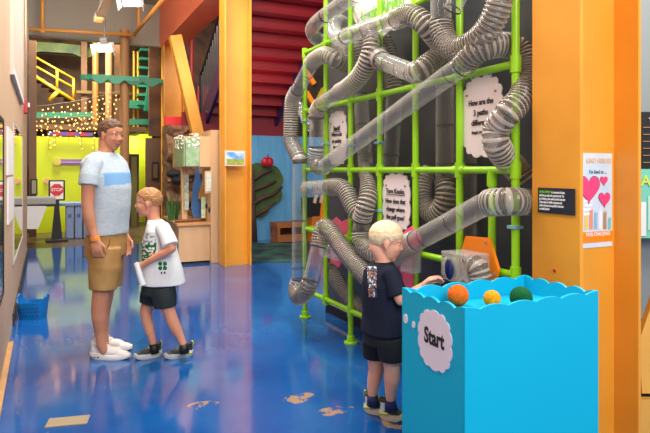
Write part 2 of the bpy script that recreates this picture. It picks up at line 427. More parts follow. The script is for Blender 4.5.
# blue bins
x0, x1, z0, z1 = rectY(66, 203, 92, 230, 12.9); z0 = 0
t = thing('storage_unit', (x0, 12.9, 0), 'pale blue plastic storage unit behind the man, below the lime wall', 'storage unit')
Mbl = mat('bin_blue', (126, 146, 190), .45)
MB().box(x0 - .5, x1 + .1, 12.85, 13.4, z1 - .06, z1, .01).build('top', Mbl, t)
for k in range(3):
    xa = x0 + (x1 - x0) * k / 3; xb = x0 + (x1 - x0) * (k + 1) / 3 - .02
    f = MB().box(xa, xb, 12.9, 13.35, 0.0, z1 - .06, .02).build('bin', Mbl, t)
    MB().box(xa + .04, xb - .04, 12.885, 12.905, z1 - .3, z1 - .22, .01).build('grip', mat('bin_grip', (84, 100, 150), .5), f)
# framed notice on brown strip
structure(slabY('wall_strip', 29, 40, 36.5, 236, 13.6, .1, mat('strip_brown', (120, 84, 56), .6), True))
x0, x1, z0, z1 = rectY(30.5, 179, 37.5, 195, 13.5)
t = thing('framed_notice', (x0, 13.5, z0), 'small dark-framed notice on the brown strip at the left', 'notice')
MB().box(x0, x1, 13.5, 13.54, z0, z1).build('frame', M_black, t)
MB().box(x0 + .025, x1 - .025, 13.49, 13.5, z0 + .03, z1 - .03).build('sheet', mat('notice', (150, 142, 120), .5), t)
# doorway frame + green poster right of the thick post
x0, x1, z0, z1 = rectY(129, 154, 139, 235, 15.0)
t = thing('door_frame', (x0, 15.0, 0), 'dark open door frame in front of the lime recess', 'door frame')
MB().box(x0, x0 + .05, 15, 15.1, 0, z1).build('jamb', M_darkbrown, t); MB().box(x1 - .05, x1, 15, 15.1, 0, z1).build('jamb', M_darkbrown, t)
MB().box(x0 + .05, x1 - .05, 15, 15.1, z1 - .06, z1).build('lintel', M_darkbrown, t)
MB().box(x0 + .05, x1 - .05, 15.02, 15.06, .0, z1 - .06).build('door_leaf', mat('door_olive', (116, 110, 44), .5), t)
x0, x1, z0, z1 = rectY(152, 162, 159, 180, 13.9)
t = thing('framed_notice', (x0, 13.9, z0), 'dark framed notice on the brown wall beside the rock', 'notice')
MB().box(x0, x1, 13.9, 13.94, z0, z1).build('frame', M_black, t); MB().box(x0 + .03, x1 - .03, 13.89, 13.9, z0 + .05, z1 - .05).build('sheet', mat('notice2', (110, 80, 60), .5), t)

# ------------------------------------------------------------------ mezzanine climbing structure
M_teal = mat('teal_paint', (34, 116, 88), .5)
M_rail = mat('rail_yellow', (206, 150, 20), .45)
M_post = mat('post_tan', (172, 124, 78), .55, noise_amt=.15, noise_scale=5, stretch=(1, 1, .2))
def postY(px, py0, Y, r, m, label, z0=0.0, name='timber_post'):
    p = PY(px, py0, Y); o = MB().tube([Vector((p.x, Y, z0)), Vector((p.x, Y, p.z))], r, 18).build(name, m, None, 'auto'); return tag(o, label, 'post')
postY(124.5, 30, 12.9, .095, M_post, 'thick round tan post behind the man and the older boy')
postY(109, 36, 14.9, .085, M_post, 'tan post above the smiling man\'s head, left of the thick post', 2.44)
postY(95.5, 40, 15.2, .075, mat('post_gold', (150, 102, 46), .5), 'yellow-lit post left of the hanging floodlight stem', 2.44)
a = PY(134, 48, 15.3); tag(MB().tube([Vector((a.x, 15.3, 2.44)), Vector((a.x, 15.3, 4.4))], .03, 10).build('yellow_pole', M_rail), 'left one of two thin yellow poles beside the green ladder', 'pole', 'thin yellow poles')
a = PY(138, 48, 15.3); tag(MB().tube([Vector((a.x, 15.3, 2.44)), Vector((a.x, 15.3, 4.4))], .03, 10).build('yellow_pole', M_rail), 'right one of two thin yellow poles beside the green ladder', 'pole', 'thin yellow poles')
# deck beams
def beamY(name, px0, py0, px1, py1, h, Y, m, label, cat='beam', w=.12):
    o = MB().bar(PY(px0, py0, Y), PY(px1, py1, Y), w, h, UZ).build(name, m); return tag(o, label, cat)
beamY('deck_beam', 20, 115, 92, 115, .12, 14.7, M_teal, 'teal horizontal deck beam behind the string lights')
beamY('deck_beam', 128, 122, 163, 122, .14, 14.9, M_teal, 'short teal beam right of the thick post')
beamY('deck_beam', 128, 104, 158, 106, .2, 15.1, M_teal, 'dark green deck edge under the ladder foot')
beamY('deck_joist', 20, 128, 165, 128, .3, 15.4, mat('joist_brown', (92, 66, 40), .6, noise_amt=.3, noise_scale=4), 'long brown deck joist above the lime room')
for px, lb in ((84, 'slim brown timber upright behind the right end of the yellow stair rail'), (117, 'slim brown timber upright just left of the thick round post'), (160, 'slim brown timber upright right of the green ladder')):
    a = PY(px, 40, 16.0); tag(MB().box(a.x - .07, a.x + .07, 15.95, 16.1, 2.44, 5.0).build('timber_upright', mat('upright_brown', (126, 84, 44), .6, noise_amt=.25, noise_scale=5)), lb, 'post', 'timber uprights of the mezzanine')
beamY('deck_rail', 76, 92, 166, 95, .07, 15.9, mat('joist_olive', (122, 92, 40), .6), 'thin olive rail crossing behind the scalloped teal platform', 'rail')
beamY('ceiling_plank', 126, 132, 165, 129, .1, 15.0, mat('plank_lime', (206, 190, 40), .5), 'yellow plank above the lime recess')
# stage floor slab keeping the mezzanine from looking like loose bits
structure(MB().box(-4, 2.2, 14.55, 17.6, 2.32, 2.44).build('floor_mezzanine', M_darkbrown))
# yellow stair with railings
Y = 14.9
t = thing('yellow_stair', PY(70, 102, Y), 'yellow metal stair with slanting rails on the mezzanine at the left', 'stair')
for (a, b, n_) in (((28, 53), (74, 79), 'rail'), ((28, 62), (74, 88), 'rail'), ((28, 72), (74, 101), 'stringer')):
    MB().tube([PY(a[0], a[1], Y), PY(b[0], b[1], Y)], .024 if n_ == 'rail' else .04, 10).build(n_, M_rail, t, True)
for px in (31, 57, 73.5):
    ya = 53 + (px - 28) * 26 / 46; yb = 72 + (px - 28) * 29 / 46
    MB().tube([PY(px, ya, Y), PY(px, yb, Y)], .03, 10).build('rail_post', M_rail, t, True)
MB().tube([PY(58, 91, Y), PY(49, 101, Y)], .05, 10).build('strut', M_rail, t, True)
for k in range(6):
    px = 32 + k * 7.5; p = PY(px, 72 + (px - 28) * 29 / 46, Y); MB().box(p.x - .12, p.x + .12, Y + .05, Y + .6, p.z - .02, p.z + .02).build('tread', M_darkbrown, t)
# wavy lime canopy at the top
t = None
pts = [(30, 42), (60, 44), (80, 46), (92, 49), (92, 57), (84, 59), (72, 54), (55, 53), (42, 52), (30, 54)]
Pq = [PY(x, y, 16.4) for x, y in pts]
tag(MB().prism([(v.x, v.z) for v in Pq], (0, 16.4, 0), (1, 0, 0), (0, 0, 1), .2).build('wavy_canopy', mat('canopy_lime', (116, 132, 12), .5, noise_amt=.5, noise_scale=2.5, rgb2=(50, 80, 14))), 'wavy lime green panel high at the rear left', 'canopy')
# scalloped teal canopy round the post
def scal_canopy():
    c = PY(124, 82, 12.9); t = thing('scalloped_shelf', c, 'scalloped teal platform fixed round the thick post', 'platform')
    pts = []
    for k in range(72):
        a = 2 * PI * k / 72; r = .8 * (1 + .07 * abs(math.sin(3.5 * a))); pts.append((r * math.cos(a), r * .28 * math.sin(a)))
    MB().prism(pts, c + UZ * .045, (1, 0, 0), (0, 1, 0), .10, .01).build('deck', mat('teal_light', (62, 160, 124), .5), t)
    for side, (pa, pb) in enumerate(((91.5, 123.5), (124.5, 159.5))):
        A = PY(pa, 79, 12.72); Bq = PY(pb, 79, 12.72); w = Bq.x - A.x; n = 2; o2 = [(0, 0), (0, -.07)]
        for k in range(1, 25): o2.append((w * k / 24, -.07 - .11 * abs(math.sin(PI * k / 24 * n)) ** .7))
        o2.append((w, 0)); o2.reverse()
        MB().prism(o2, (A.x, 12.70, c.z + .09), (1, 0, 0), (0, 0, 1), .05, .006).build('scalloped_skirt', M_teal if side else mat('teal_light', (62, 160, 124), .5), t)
    for k in range(4):
        a = -.6 - k * .65; MB().sphere(c + Vector((.74 * math.cos(a), .225 * math.sin(a), .045)), .02, 8).build('bolt', M_wood, t)
scal_canopy()
# green ladder
t = thing('green_ladder', PY(148, 112, 15.0), 'steep dark green ladder stair with open treads beside the yellow column', 'ladder')
MB().bar(PY(154, 46, 14.9), PY(146, 111, 14.9), .1, .22, Vector((0, 1, 0))).build('stringer', mat('ladder_green', (24, 112, 84), .5), t)
MB().bar(PY(162, 46, 15.5), PY(156, 111, 15.5), .1, .22, Vector((0, 1, 0))).build('stringer', mat('ladder_green', (24, 112, 84), .5), t)
for k in range(7):
    p = PY(151 - k * .5, 50 + k * 9, 14.95); MB().box(p.x - .25, p.x + .28, 14.95, 15.4, p.z - .03, p.z + .03).build('tread', M_teal, t)
# icicle string lights
M_bulb = mat('bulb', (255, 210, 130), .4, emit=(255, 178, 80), estr=5)
def icicles(Y, pa, pb, label, nd, seed, maxlen):
    R = random.Random(seed); A = PY(pa[0], pa[1], Y); B = PY(pb[0], pb[1], Y)
    t = thing('string_lights', A, label, 'string lights', 'icicle string lights')
    wire = MB(); wire.tube([A.lerp(B, k / 10) - UZ * (.05 * math.sin(PI * k / 10)) for k in range(11)], .008, 6)
    bl = []
    for k in range(nd):
        f = (k + .5) / nd; top = A.lerp(B, f) - UZ * (.05 * math.sin(PI * f)); L = maxlen * (.35 + .65 * R.random())
        wire.tube([top, top - UZ * L], .004, 5)
        m = max(2, int(L / .10))
        for j in range(m): bl.append(top - UZ * (L * (j + .7) / m) + Vector((R.uniform(-.035, .035), R.uniform(-.03, .03), 0)))
    wire.build('wire', mat('wire_brown', (110, 90, 60), .6), t)
    R.shuffle(bl)
    for p in bl[:100]: MB().sphere(p, .0145, 6).build('bulb', M_bulb, t)
    if len(bl) > 100:
        mb = MB()
        for p in bl[100:]: mb.sphere(p, .0145, 6)
        mb.build('bulb', M_bulb, t)['kind'] = 'stuff'
icicles(13.8, (31, 107), (124, 90), 'nearer row of warm icicle lights hanging above the lime wall', 15, 3, .95)
icicles(14.3, (32, 118), (110, 112), 'lower rear row of warm icicle lights in front of the lime wall', 12, 5, .8)

# ceiling pipe and floodlights
M_pipe = mat('pipe_orange', (212, 142, 60), .5)
t = thing('sprinkler_pipe', PY(31, 30, 12.6), 'thin orange pipe under the grey soffit that turns towards the viewer', 'pipe')
c1 = PY(134, 35, 12.6); MB().tube([PY(28, 29, 12.6), c1], .035, 12).build('run', M_pipe, t, True)
MB().tube([c1, W(163, -1, 9.6)], .035, 12).build('run', M_pipe, t, True)
MB().sphere(c1, .05, 12).build('elbow', M_pipe, t, True)
p = PY(42.5, 31, 12.6); MB().tube([p, Vector((p.x, p.y, 5.0))], .035, 12).build('drop', M_pipe, t, True); MB().sphere(p, .05, 12).build('tee', M_pipe, t, True)
p = PY(138, 31, 12.6); q = W(139, 30, 11.9); MB().tube([Vector((q.x, q.y, q.z)), Vector((q.x, q.y, 5.02))], .03, 12).build('drop', M_pipe, t, True)
M_lampf = mat('lamp_face', (255, 255, 250), .4, emit=(255, 248, 232), estr=12)
M_house = mat('lamp_house', (200, 196, 190), .4)
def flood(px, py, d, label, w, stem_top):
    c = W(px, py, d); t = thing('floodlight', c, label, 'floodlight')
    R = Matrix((RV, FV, UZ)).transposed()
    M = Matrix.Translation(c) @ (R @ Matrix.Rotation(math.radians(30), 3, 'X')).to_4x4()
    h = w * .5
    MB().box(-w / 2, w / 2, -.02, .10, -h / 2, h / 2, .01, M).build('housing', M_house, t)
    MB().box(-w / 2 + .015, w / 2 - .015, -.026, -.02, -h / 2 + .012, h / 2 - .012, 0, M).build('lens', M_lampf, t)
    for s in (-1, 1):
        MB().prism([(-h / 2, 0), (h / 2, 0), (h / 2 + .03, .1), (-h / 2 - .03, .1)], M @ Vector((s * (w / 2 + .012), -.02, 0)), M.to_3x3() @ Vector((0, 0, 1)), M.to_3x3() @ Vector((s * .35, -1, 0)).normalized(), .006).build('barn_door', M_house, t)
    MB().box(-.06, .06, .0, .08, h / 2, h / 2 + .09, .01, M).build('ballast', mat('grey_metal', (110, 106, 104), .4), t)
    MB().tube([c + UZ * (h / 2 + .08), Vector((c.x, c.y, 5.02))], .014, 8).build('stem', M_band, t)
flood(104.5, 48, 9.6, 'bright white floodlight hanging on a stem above the man', .27, .62)
flood(132, 2, 8.2, 'bright white floodlight cut by the top edge of the picture', .27, .6)
t = thing('lighting_rail', W(98, 20, 9.4), 'wooden and steel lighting rail at the top edge above the floodlights', 'rail')
MB().bar(W(98, 21, 9.4), W(115, -16, 7.4), .12, .05).build('timber', mat('rail_wood', (206, 150, 90), .5), t)
MB().bar(W(95.5, 20, 9.45), W(111.5, -17, 7.45), .08, .06).build('channel', M_steel, t)
# ================================================================== RED STAIRCASE (seen from below)
M_red = mat('stair_red', (150, 8, 24), .4, noise_amt=.06, noise_scale=4)
M_redr = mat('stair_red_riser', (160, 10, 26), .38)
M_purple = mat('stringer_purple', (66, 34, 92), .4)
XL, XR = 2.85, 4.2
t = thing('staircase', (3.5, 11.2, 2.3), 'red staircase with purple stringers rising overhead behind the yellow column', 'staircase')
def zs(y): return 2.58 + .635 * (11.0 - y)
run, rise = .28, .178
for k in range(13):
    y1 = 11.2 - k * run; z = zs(y1)
    MB().box(XL, XR, y1 - .012, y1 + .012, z - rise + .03, z + .02).build('riser', M_redr, t)
    MB().box(XL, XR, y1 - run - .03, y1 + .012, z + .02, z + .06, .006).build('tread', M_red, t)
def stringer(x):
    a, b = 11.5, 7.4
    mb = MB(); pts = [(a, zs(a) - .26), (b, zs(b) - .26), (b, zs(b) + .2), (a, zs(a) + .2)]
    mb.prism(pts, (x, 0, 0), (0, 1, 0), (0, 0, 1), .06, .006); return mb.build('stringer', M_purple, t)
stringer(XL - .03); stringer(XR + .03)
# railing of black bars on the left stringer
rl = thing('stair_railing', (XL - .03, 11, 2.6), 'black barred railing along the left side of the red staircase', 'railing')
MB().tube([Vector((XL - .03, y, zs(y) + 1.05)) for y in (11.5, 9.5, 7.5)], .03, 10).build('handrail', M_black, rl)
for k in range(26):
    y = 11.4 - k * .15; MB().box(XL - .04, XL - .02, y - .01, y + .01, zs(y) + .2, zs(y) + 1.04).build('baluster', M_black, rl)
MB().box(XL - .06, XL, 11.5, 11.56, 2.2, 3.4).build('newel', M_black, rl)
# landing behind and below the flight
structure(MB().box(2.4, 6, 11.14, 13.0, 2.06, 2.2).build('floor_landing', mat('landing_dark', (60, 24, 28), .6)))
structure(MB().box(2.95, 6.2, 12.4, 12.5, 2.2, 3.2).build('wall_landing', mat('landing_red', (150, 26, 42), .5)))
structure(MB().box(2.2, 7, 14.0, 14.1, 2.2, 5.0).build('wall_upper', mat('upper_brown', (116, 70, 36), .6, noise_amt=.4, noise_scale=3, rgb2=(60, 36, 22))))
structure(MB().box(2.35, 4.4, 11.05, 11.14, 2.06, 2.5).build('trim_4', mat('fascia_red', (140, 22, 40), .5, noise_amt=.15, noise_scale=3)))
p = PY(191.5, 110, 11.9); tag(MB().tube([Vector((p.x, 11.9, 2.2)), Vector((p.x, 11.9, 4.3))], .045, 12).build('red_post', mat('post_red', (140, 30, 30), .4)), 'thin dark red upright post between the slanting brace and the purple stringer', 'post')
# slanting yellow brace
def brace(pa, pb, Y, w, dpt, label):
    o = MB().bar(PY(pa[0], pa[1], Y), PY(pb[0], pb[1], Y), dpt, w, UZ, .008).build('slanting_brace', M_yellow); return tag(o, label, 'brace')
brace((175, 36), (201, 150), 10.75, .21, .2, 'broad slanting yellow brace rising from behind the wooden arch')
brace((214, 158), (203, 200), 9.3, .17, .06, 'orange slanting plywood gusset seen inside the wooden arch')
# red panel left of brace
x0, x1, z0, z1 = rectY(165, 116, 190, 131, 11.9)
tag(MB().box(x0, x1, 11.9, 12.0, z0, z1, .01).build('red_fascia', mat('panel_red', (226, 26, 34), .45)), 'bright red board above the rock wall', 'board')

# ================================================================== ROCK WALL
def rock():
    Y = 11.2; t = thing('rock_wall', PY(176, 238, Y), 'brown layered artificial rock wall behind the wooden counter', 'rock wall')
    x0, x1, z0, z1 = rectY(165.5, 126, 190, 240, Y); z0 = 0
    nx, nz = 26, 60; rows = []
    for j in range(nz + 1):
        r = []
        for i in range(nx + 1):
            x = x0 + (x1 + .3 - x0) * i / nx; z = z0 + (z1 - z0) * j / nz
            lay = noise.noise(Vector((x * 1.5, 3, z * 5.5))) * .14 + noise.noise(Vector((x * 7, 9, z * 12))) * .05
            step = .09 * (math.floor(z * 4.2 + .8 * noise.noise(Vector((x * 2, 1, z)))) % 2)
            r.append(Vector((x + (.03 * noise.noise(Vector((1, z * 6, 5))) if i == 0 else 0), Y - .12 + lay - step, z + (.05 * noise.noise(Vector((x * 6, 2, 2))) if j == nz else 0))))
        rows.append(r)
    b = bmesh.new(); V = [[b.verts.new(p) for p in r] for r in rows]
    for j in range(nz):
        for i in range(nx): b.faces.new((V[j][i], V[j][i + 1], V[j + 1][i + 1], V[j + 1][i]))
    r = bmesh.ops.extrude_face_region(b, geom=list(b.faces)); ve = [e for e in r['geom'] if isinstance(e, bmesh.types.BMVert)]
    for v in ve: v.co.y = Y + .35
    bmesh.ops.recalc_face_normals(b, faces=b.faces)
    mb = MB(); mb._add(b); mb.build('rock_face', mat('rock', (168, 124, 86), .8, noise_amt=.5, noise_scale=5, rgb2=(74, 50, 34), bump=.6, bscale=14), t, 'auto')
    c = PY(177, 176, Y - .2)
    for k, (dx, dz, rx) in enumerate(((-.05, .04, .15), (.1, -.02, .13), (0, -.08, .12))):
        MB().sphere(c + Vector((dx, -.03 * k, dz)), (rx, .12, .085), 14).build('dark_boulder', mat('boulder', (52, 46, 44), .7, noise_amt=.5, noise_scale=9, rgb2=(24, 22, 24)), t, True)
rock()

# ================================================================== BEAVER POND COUNTER WITH ARCH
def counter():
    t = thing('play_counter', (2.0, 8.6, 0), 'light birch play counter with a wooden arch, left of the middle yellow column', 'counter')
    Yf = 8.6
    a = PY(177, 224, Yf); b = PY(211.5, 223, Yf); zt = a.z
    bl = W(161, 216.5, 8.6 + 1.55)   # rear left corner of the top
    top = [(a.x, Yf), (b.x, Yf), (b.x, 10.4), (bl.x, 10.2)]
    ins = [(a.x + .03, Yf + .03), (b.x - .02, Yf + .03), (b.x - .02, 10.36), (bl.x + .05, 10.16)]
    MB().prism(ins, (0, 0, (zt - .03) / 2 + .02), (1, 0, 0), (0, 1, 0), zt - .07).build('cabinet', M_wood, t)
    MB().prism([(x * 1, y) for x, y in ins], (0, 0, .012), (1, 0, 0), (0, 1, 0), .024).build('plinth', M_black, t)
    MB().prism(top, (0, 0, zt - .02), (1, 0, 0), (0, 1, 0), .04, .006).build('worktop', mat('worktop_wood', (204, 150, 98), .4, noise_amt=.2, noise_scale=5, stretch=(.2, 1, 1)), t)
    # right hand tall end panel
    x0, x1, z0, z1 = rectY(210.5, 130, 219.5, 262, Yf)
    MB().box(x0, x1, Yf - .02, Yf + .5, 0, z1, .006).build('end_panel', M_wood, t)
    # arch beam
    x0, x1, z0, z1 = rectY(186, 136, 212, 167, Yf)
    MB().box(x0, x1, Yf, Yf + .16, z0, z1, .006).build('arch_beam', M_wood, t)
    p1 = PY(187, 138, Yf + .05); p2 = W(175.5, 139, 10.1)
    q = mat('sheer_green', (168, 190, 150), .5, noise_amt=.25, noise_scale=12, rgb2=(120, 160, 120))
    h = z1 - z0
    MB().bar(Vector((p1.x, p1.y, (z0 + z1) / 2)), Vector((p2.x, p2.y, (z0 + z1) / 2)), .1, h, UZ, .006).build('arch_side_beam', M_wood, t)
    # green cloths with white blossoms over the beam
    for k, (xa, xb) in enumerate(((x0 - .01, x0 + .2), (x0 - .33, x0 - .05))):
        if k == 0: o = MB().box(xa, xb, Yf - .02, Yf - .005, z0 + .01, z1 - .02, .005).build('green_cloth', q, t)
        else:
            A = Vector((p1.x, p1.y - .06, (z0 + z1) / 2)); B = Vector((p2.x, p2.y - .06, (z0 + z1) / 2)); d = (B - A)
            o = MB().bar(A + Vector((-.055, 0, 0)), A + d * .8 + Vector((-.055, 0, 0)), .012, h - .04, UZ).build('green_cloth', q, t)
        mb = MB(); R = random.Random(k)
        for i in range(40):
            u, v = R.random(), R.random() ** 2
            if k == 0: P = Vector((xa + (xb - xa) * u, Yf - .024, z1 - .2 * v + .03))
            else: P = A + d * .8 * u + Vector((-.065, 0, h / 2 - .2 * v + .03))
            mb.sphere(P, R.uniform(.009, .016), 6)
        mb.build('white_blossom', mat('blossom', (246, 244, 226), .5), o)['kind'] = 'stuff'
    # left posts of the arch and painted pieces
    x0, x1, _, zz = rectY(182, 167, 187.5, 224, 9.0); MB().box(x0, x1, 9.0, 9.1, zt, zz + .05, .004).build('arch_post', M_wood, t)
    x0, x1, z0, z1 = rectY(184, 174, 188.5, 210, 8.95); MB().box(x0, x1, 8.93, 8.95, z0, z1).build('photo_strip', mat('photo_strip', (190, 190, 170), .5, noise_amt=.4, noise_scale=12, rgb2=(120, 130, 110)), t)
    pts = [(196.5, 166), (199, 172), (203, 190), (204.5, 208), (201, 218), (194, 218), (191, 208), (193, 188)]
    P = [PY(x, y, 9.4) for x, y in pts]
    MB().prism([(v.x, v.z) for v in P], (0, 9.4, 0), (1, 0, 0), (0, 0, 1), .04).build('blue_waterfall', mat('fall_blue', (84, 142, 214), .45, noise_amt=.1, noise_scale=5), t)
    x0, x1, z0, z1 = rectY(205.5, 171, 211.5, 193, 8.62)
    f = MB().box(x0 - .02, x1, 8.57, 8.6, z0, z1, .004).build('notice_board', M_wood, t)
    MB().box(x0, x1 - .02, 8.562, 8.572, z0 + .03, z1 - .03).build('sheet', mat('notice_pale', (226, 232, 220), .5, noise_amt=.2, noise_scale=20, rgb2=(180, 200, 190)), f)
    x0, x1, z0, z1 = rectY(201.5, 197, 205.5, 218, 8.8)
    MB().box(x0, x1, 8.8, 8.83, z0, z1).build('green_card', mat('card_green', (150, 190, 130), .5, noise_amt=.4, noise_scale=14, rgb2=(222, 222, 190)), t)
    for px, py in ((206.5, 206), (209.5, 210)):
        c = PY(px, py, 8.62); MB().sphere(c, (.02, .012, .045), 10).build('paddle', M_black, t)
    return zt
zt = counter()
# turf and twigs on the counter, grass tuft
c = PY(176, 220, 9.1)
def tuft():
    t = thing('grass_tuft', Vector((c.x, 9.3, zt)), 'green artificial grass tuft standing on the birch counter', 'plant')
    R = random.Random(4)
    for k in range(26):
        b0 = Vector((c.x + R.uniform(-.07, .07), 9.3 + R.uniform(-.07, .07), zt)); tip = b0 + Vector((R.uniform(-.07, .07), R.uniform(-.05, .05), R.uniform(.25, .42)))
        MB().tube([b0, b0.lerp(tip, .5) + Vector((0, 0, .02)), tip], [.012, .013, .003], 5).build('blade', mat('grass_green', (58, 100, 40), .6, noise_amt=.3, noise_scale=9), t)
tuft()
R = random.Random(9)
for k, (px, py, lb) in enumerate(((184, 220.5, 'short brown stick lying at the left on the birch counter'), (193, 221, 'brown stick lying in the middle of the birch counter'), (203, 221, 'brown stick lying at the right end of the birch counter'))):
    p = PY(px, py, 8.8 + .05 * k); p.z = zt + .024; a = R.uniform(-.5, .5); d = Vector((math.cos(a), math.sin(a), 0)) * .13
    tag(MB().tube([p - d, p + Vector((0, .015, .004)), p + d], [.022, .024, .018], 8).build('wooden_stick', mat('stick', (130, 80, 52), .7, noise_amt=.3, noise_scale=20), None, True), lb, 'stick', 'sticks on the play counter')

# ================================================================== BLUE WALL CORNER: tree cut-out, bench, carpet
def treecut():
    Y = 10.9; t = thing('tree_cutout', PY(254, 242, Y), 'painted tree cutout with green crown and red apple on the blue wall', 'tree cutout')
    crown = [(249, 168), (256, 163), (263, 164), (268, 168), (276, 166), (281, 172), (284, 180), (281, 188), (283, 196), (278, 203), (271, 205), (268, 214), (259, 218), (252, 213), (249, 200)]
    V = [PY(x, y, Y) for x, y in crown]
    fine = catmull(V + [V[0]], 5)[:-1]
    MB().prism([(v.x, v.z) for v in fine], (0, Y + .05, 0), (1, 0, 0), (0, 0, 1), .06, .008).build('crown', mat('crown_green', (86, 108, 44), .6, noise_amt=.4, noise_scale=5, rgb2=(54, 78, 38)), t)
    Mt = mat('trunk_brown', (86, 62, 54), .7, noise_amt=.3, noise_scale=8)
    def br(pts, w, nm):
        MB().tube([PY(x, y, Y - .02) for x, y in pts], [w * (1 - .45 * i / (len(pts) - 1)) for i in range(len(pts))], 10).build(nm, Mt, t, True)
    MB().tube([PY(252.5, 243, Y), PY(252.5, 215, Y), PY(252, 190, Y), PY(253, 170, Y)], [.10, .075, .065, .03], 12).build('trunk', Mt, t, True)
    br([(253, 204), (262, 198), (272, 195), (282, 187)], .055, 'branch'); br([(253, 190), (265, 186), (276, 181)], .05, 'branch'); br([(253, 180), (262, 174), (272, 170)], .045, 'branch'); br([(254, 216), (266, 210), (276, 202)], .04, 'branch')
    c = PY(267.5, 162, Y - .06)
    a = MB(); a.sphere(c - Vector((.045, 0, 0)), (.085, .06, .10), 14); a.sphere(c + Vector((.045, 0, 0)), (.085, .06, .10), 14)
    ap = remeshed(a, 'apple', mat('apple_red', (196, 26, 44), .35), t, .014, 3)
    MB().tube([c + UZ * .08, c + Vector((.02, 0, .15))], .012, 6).build('stem', Mt, ap)
treecut()
a = PY(277, 222, 10.4); b = PY(306, 240, 10.4)
t = thing('wooden_bench', (a.x, 10.4, 0), 'orange brown wooden bench unit against the blue wall beside the tubes', 'bench')
Mw2 = mat('bench_wood', (176, 104, 48), .5, noise_amt=.25, noise_scale=5, stretch=(1, .3, 3))
def bz(y): return PY(285, y, 10.4).z
MB().box(a.x, b.x + .5, 10.4, 10.8, bz(228), bz(223), .006).build('top_board', Mw2, t)
MB().box(a.x + .02, b.x + .5, 10.75, 10.8, .05, bz(228)).build('back_board', mat('bench_dark', (120, 64, 30), .6), t)
MB().prism([(0, 0), (.42, 0), (.30, bz(228)), (0, bz(228))], (a.x + .04, 10.4, 0), (0, 1, 0), (0, 0, 1), .05).build('side_board', Mw2, t)
MB().box(a.x, b.x + .5, 10.38, 10.44, bz(242), bz(235), .006).build('front_rail', Mw2, t)
p0, p1, p2, p3 = PF(248, 262), PF(305, 262), PF(310, 244), PF(248, 243)
tag(MB().prism([(v.x, v.y) for v in (p0, p1, p2, p3)], (0, 0, .006), (1, 0, 0), (0, 1, 0), .012).build('carpet', mat('carpet', (28, 36, 50), .95, noise_amt=.8, noise_scale=3.2, rgb2=(64, 110, 96))), 'dark patterned carpet in front of the blue wall', 'carpet')
# dark kiosk glimpsed between the first two frame posts
Y = 10.2; x0, x1, z0, z1 = rectY(309, 198, 334, 244, Y)
t = thing('dark_kiosk', (x0, Y, 0), 'black exhibit kiosk with orange front seen between the left frame posts', 'kiosk')
MB().box(x0, x1, Y, Y + .4, .5, z1, .01).build('body', mat('kiosk_black', (26, 22, 24), .5), t)
MB().box(x0 + .05, x1, Y - .03, Y + .3, 0, .5, .01).build('stand', mat('kiosk_orange', (206, 116, 40), .5), t)
MB().prism([(x0 + .22, .45), (x0 + .40, .45), (x0 + .34, .95), (x0 + .27, .95)], (0, Y - .02, 0), (1, 0, 0), (0, 0, 1), .03).build('orange_motif', M_orange, t)
for k in range(3):
    q0 = Vector((x0 + .1 + k * .13, Y - .03, z1 - .1)); MB().bar(q0, q0 + Vector((.09, 0, .34)), .03, .06).build('stick_figure', mat('figure_pale', (224, 190, 160), .5), t)
# upper dark back wall with orange and lime accents behind the frame's left end
structure(MB().box(4.35, 6.6, 11.3, 11.4, 2.0, 5.0).build('wall_dark', mat('dark_upper', (52, 36, 28), .6, noise_amt=.5, noise_scale=3, rgb2=(24, 18, 16))))
for pa, pb, lb, m_ in (((299, 62), (314, 84), 'orange slanting bar high behind the left end of the pipe frame', M_orange), ((306, 92), (318, 112), 'lower orange slanting bar behind the left end of the pipe frame', M_orange)):
    tag(MB().bar(PY(pa[0], pa[1], 11.26), PY(pb[0], pb[1], 11.26), .08, .1).build('orange_bar', m_), lb, 'bar')
V = [PY(x, y, 11.25) for x, y in ((316, 100), (322, 88), (329, 84), (329, 104), (318, 106))]
tag(MB().prism([(v.x, v.z) for v in V], (0, 11.25, 0), (1, 0, 0), (0, 0, 1), .1).build('yellow_shape', mat('dull_yellow', (190, 170, 40), .5)), 'dull yellow angular shape behind the left end of the pipe frame', 'decoration')

# ================================================================== RIGHT EDGE BEYOND THE COLUMN
def slabD(name, pts, d, th, m, parent=None):
    V = [W(x, y, d) for x, y in pts]; o = V[0]
    return MB().prism([((v - o).dot(RV), (v - o).z) for v in V], o, RV, UZ, th).build(name, m, parent)
tag(slabD('grey_partition', [(636, -40), (700, -40), (700, 318), (636, 318)], 5.4, .06, mat('partition', (138, 146, 148), .5)), 'grey partition wall at the right edge behind the near column', 'partition')
t = thing('menu_board', W(642, 168, 5.2), 'dark sign board with white lines of text at the right edge', 'sign')
slabD('board', [(636, 112), (690, 112), (690, 168), (636, 168)], 5.2, .03, M_black, t)
text_mesh('heading', 'The', .05, W(643, 120, 5.17) + RV * .05, RV, UZ, M_wtext, t, 'LEFT')
for k in range(6):
    slabD('rule', [(643, 127 + k * 7), (688, 127 + k * 7), (688, 127.7 + k * 7), (643, 127.7 + k * 7)], 5.175, .003, mat('rule_tan', (170, 130, 90), .5), t)
t = thing('teal_poster', W(640, 238, 5.15), 'teal poster beginning with Ar at the right edge below the dark board', 'poster')
slabD('sheet', [(636, 169), (690, 169), (690, 238), (636, 238)], 5.2, .02, mat('poster_teal', (120, 202, 180), .5), t)
text_mesh('heading', 'Art', .13, W(641, 181, 5.18), RV, UZ, mat('poster_lime', (206, 226, 90), .5), t, 'LEFT', bold=.02)
slabD('caption_panel', [(641, 202), (646, 202), (646, 236), (641, 236)], 5.185, .003, M_white, t)
slabD('caption_panel', [(648, 196), (680, 196), (680, 230), (648, 230)], 5.185, .003, mat('poster_pale', (190, 226, 214), .5), t)
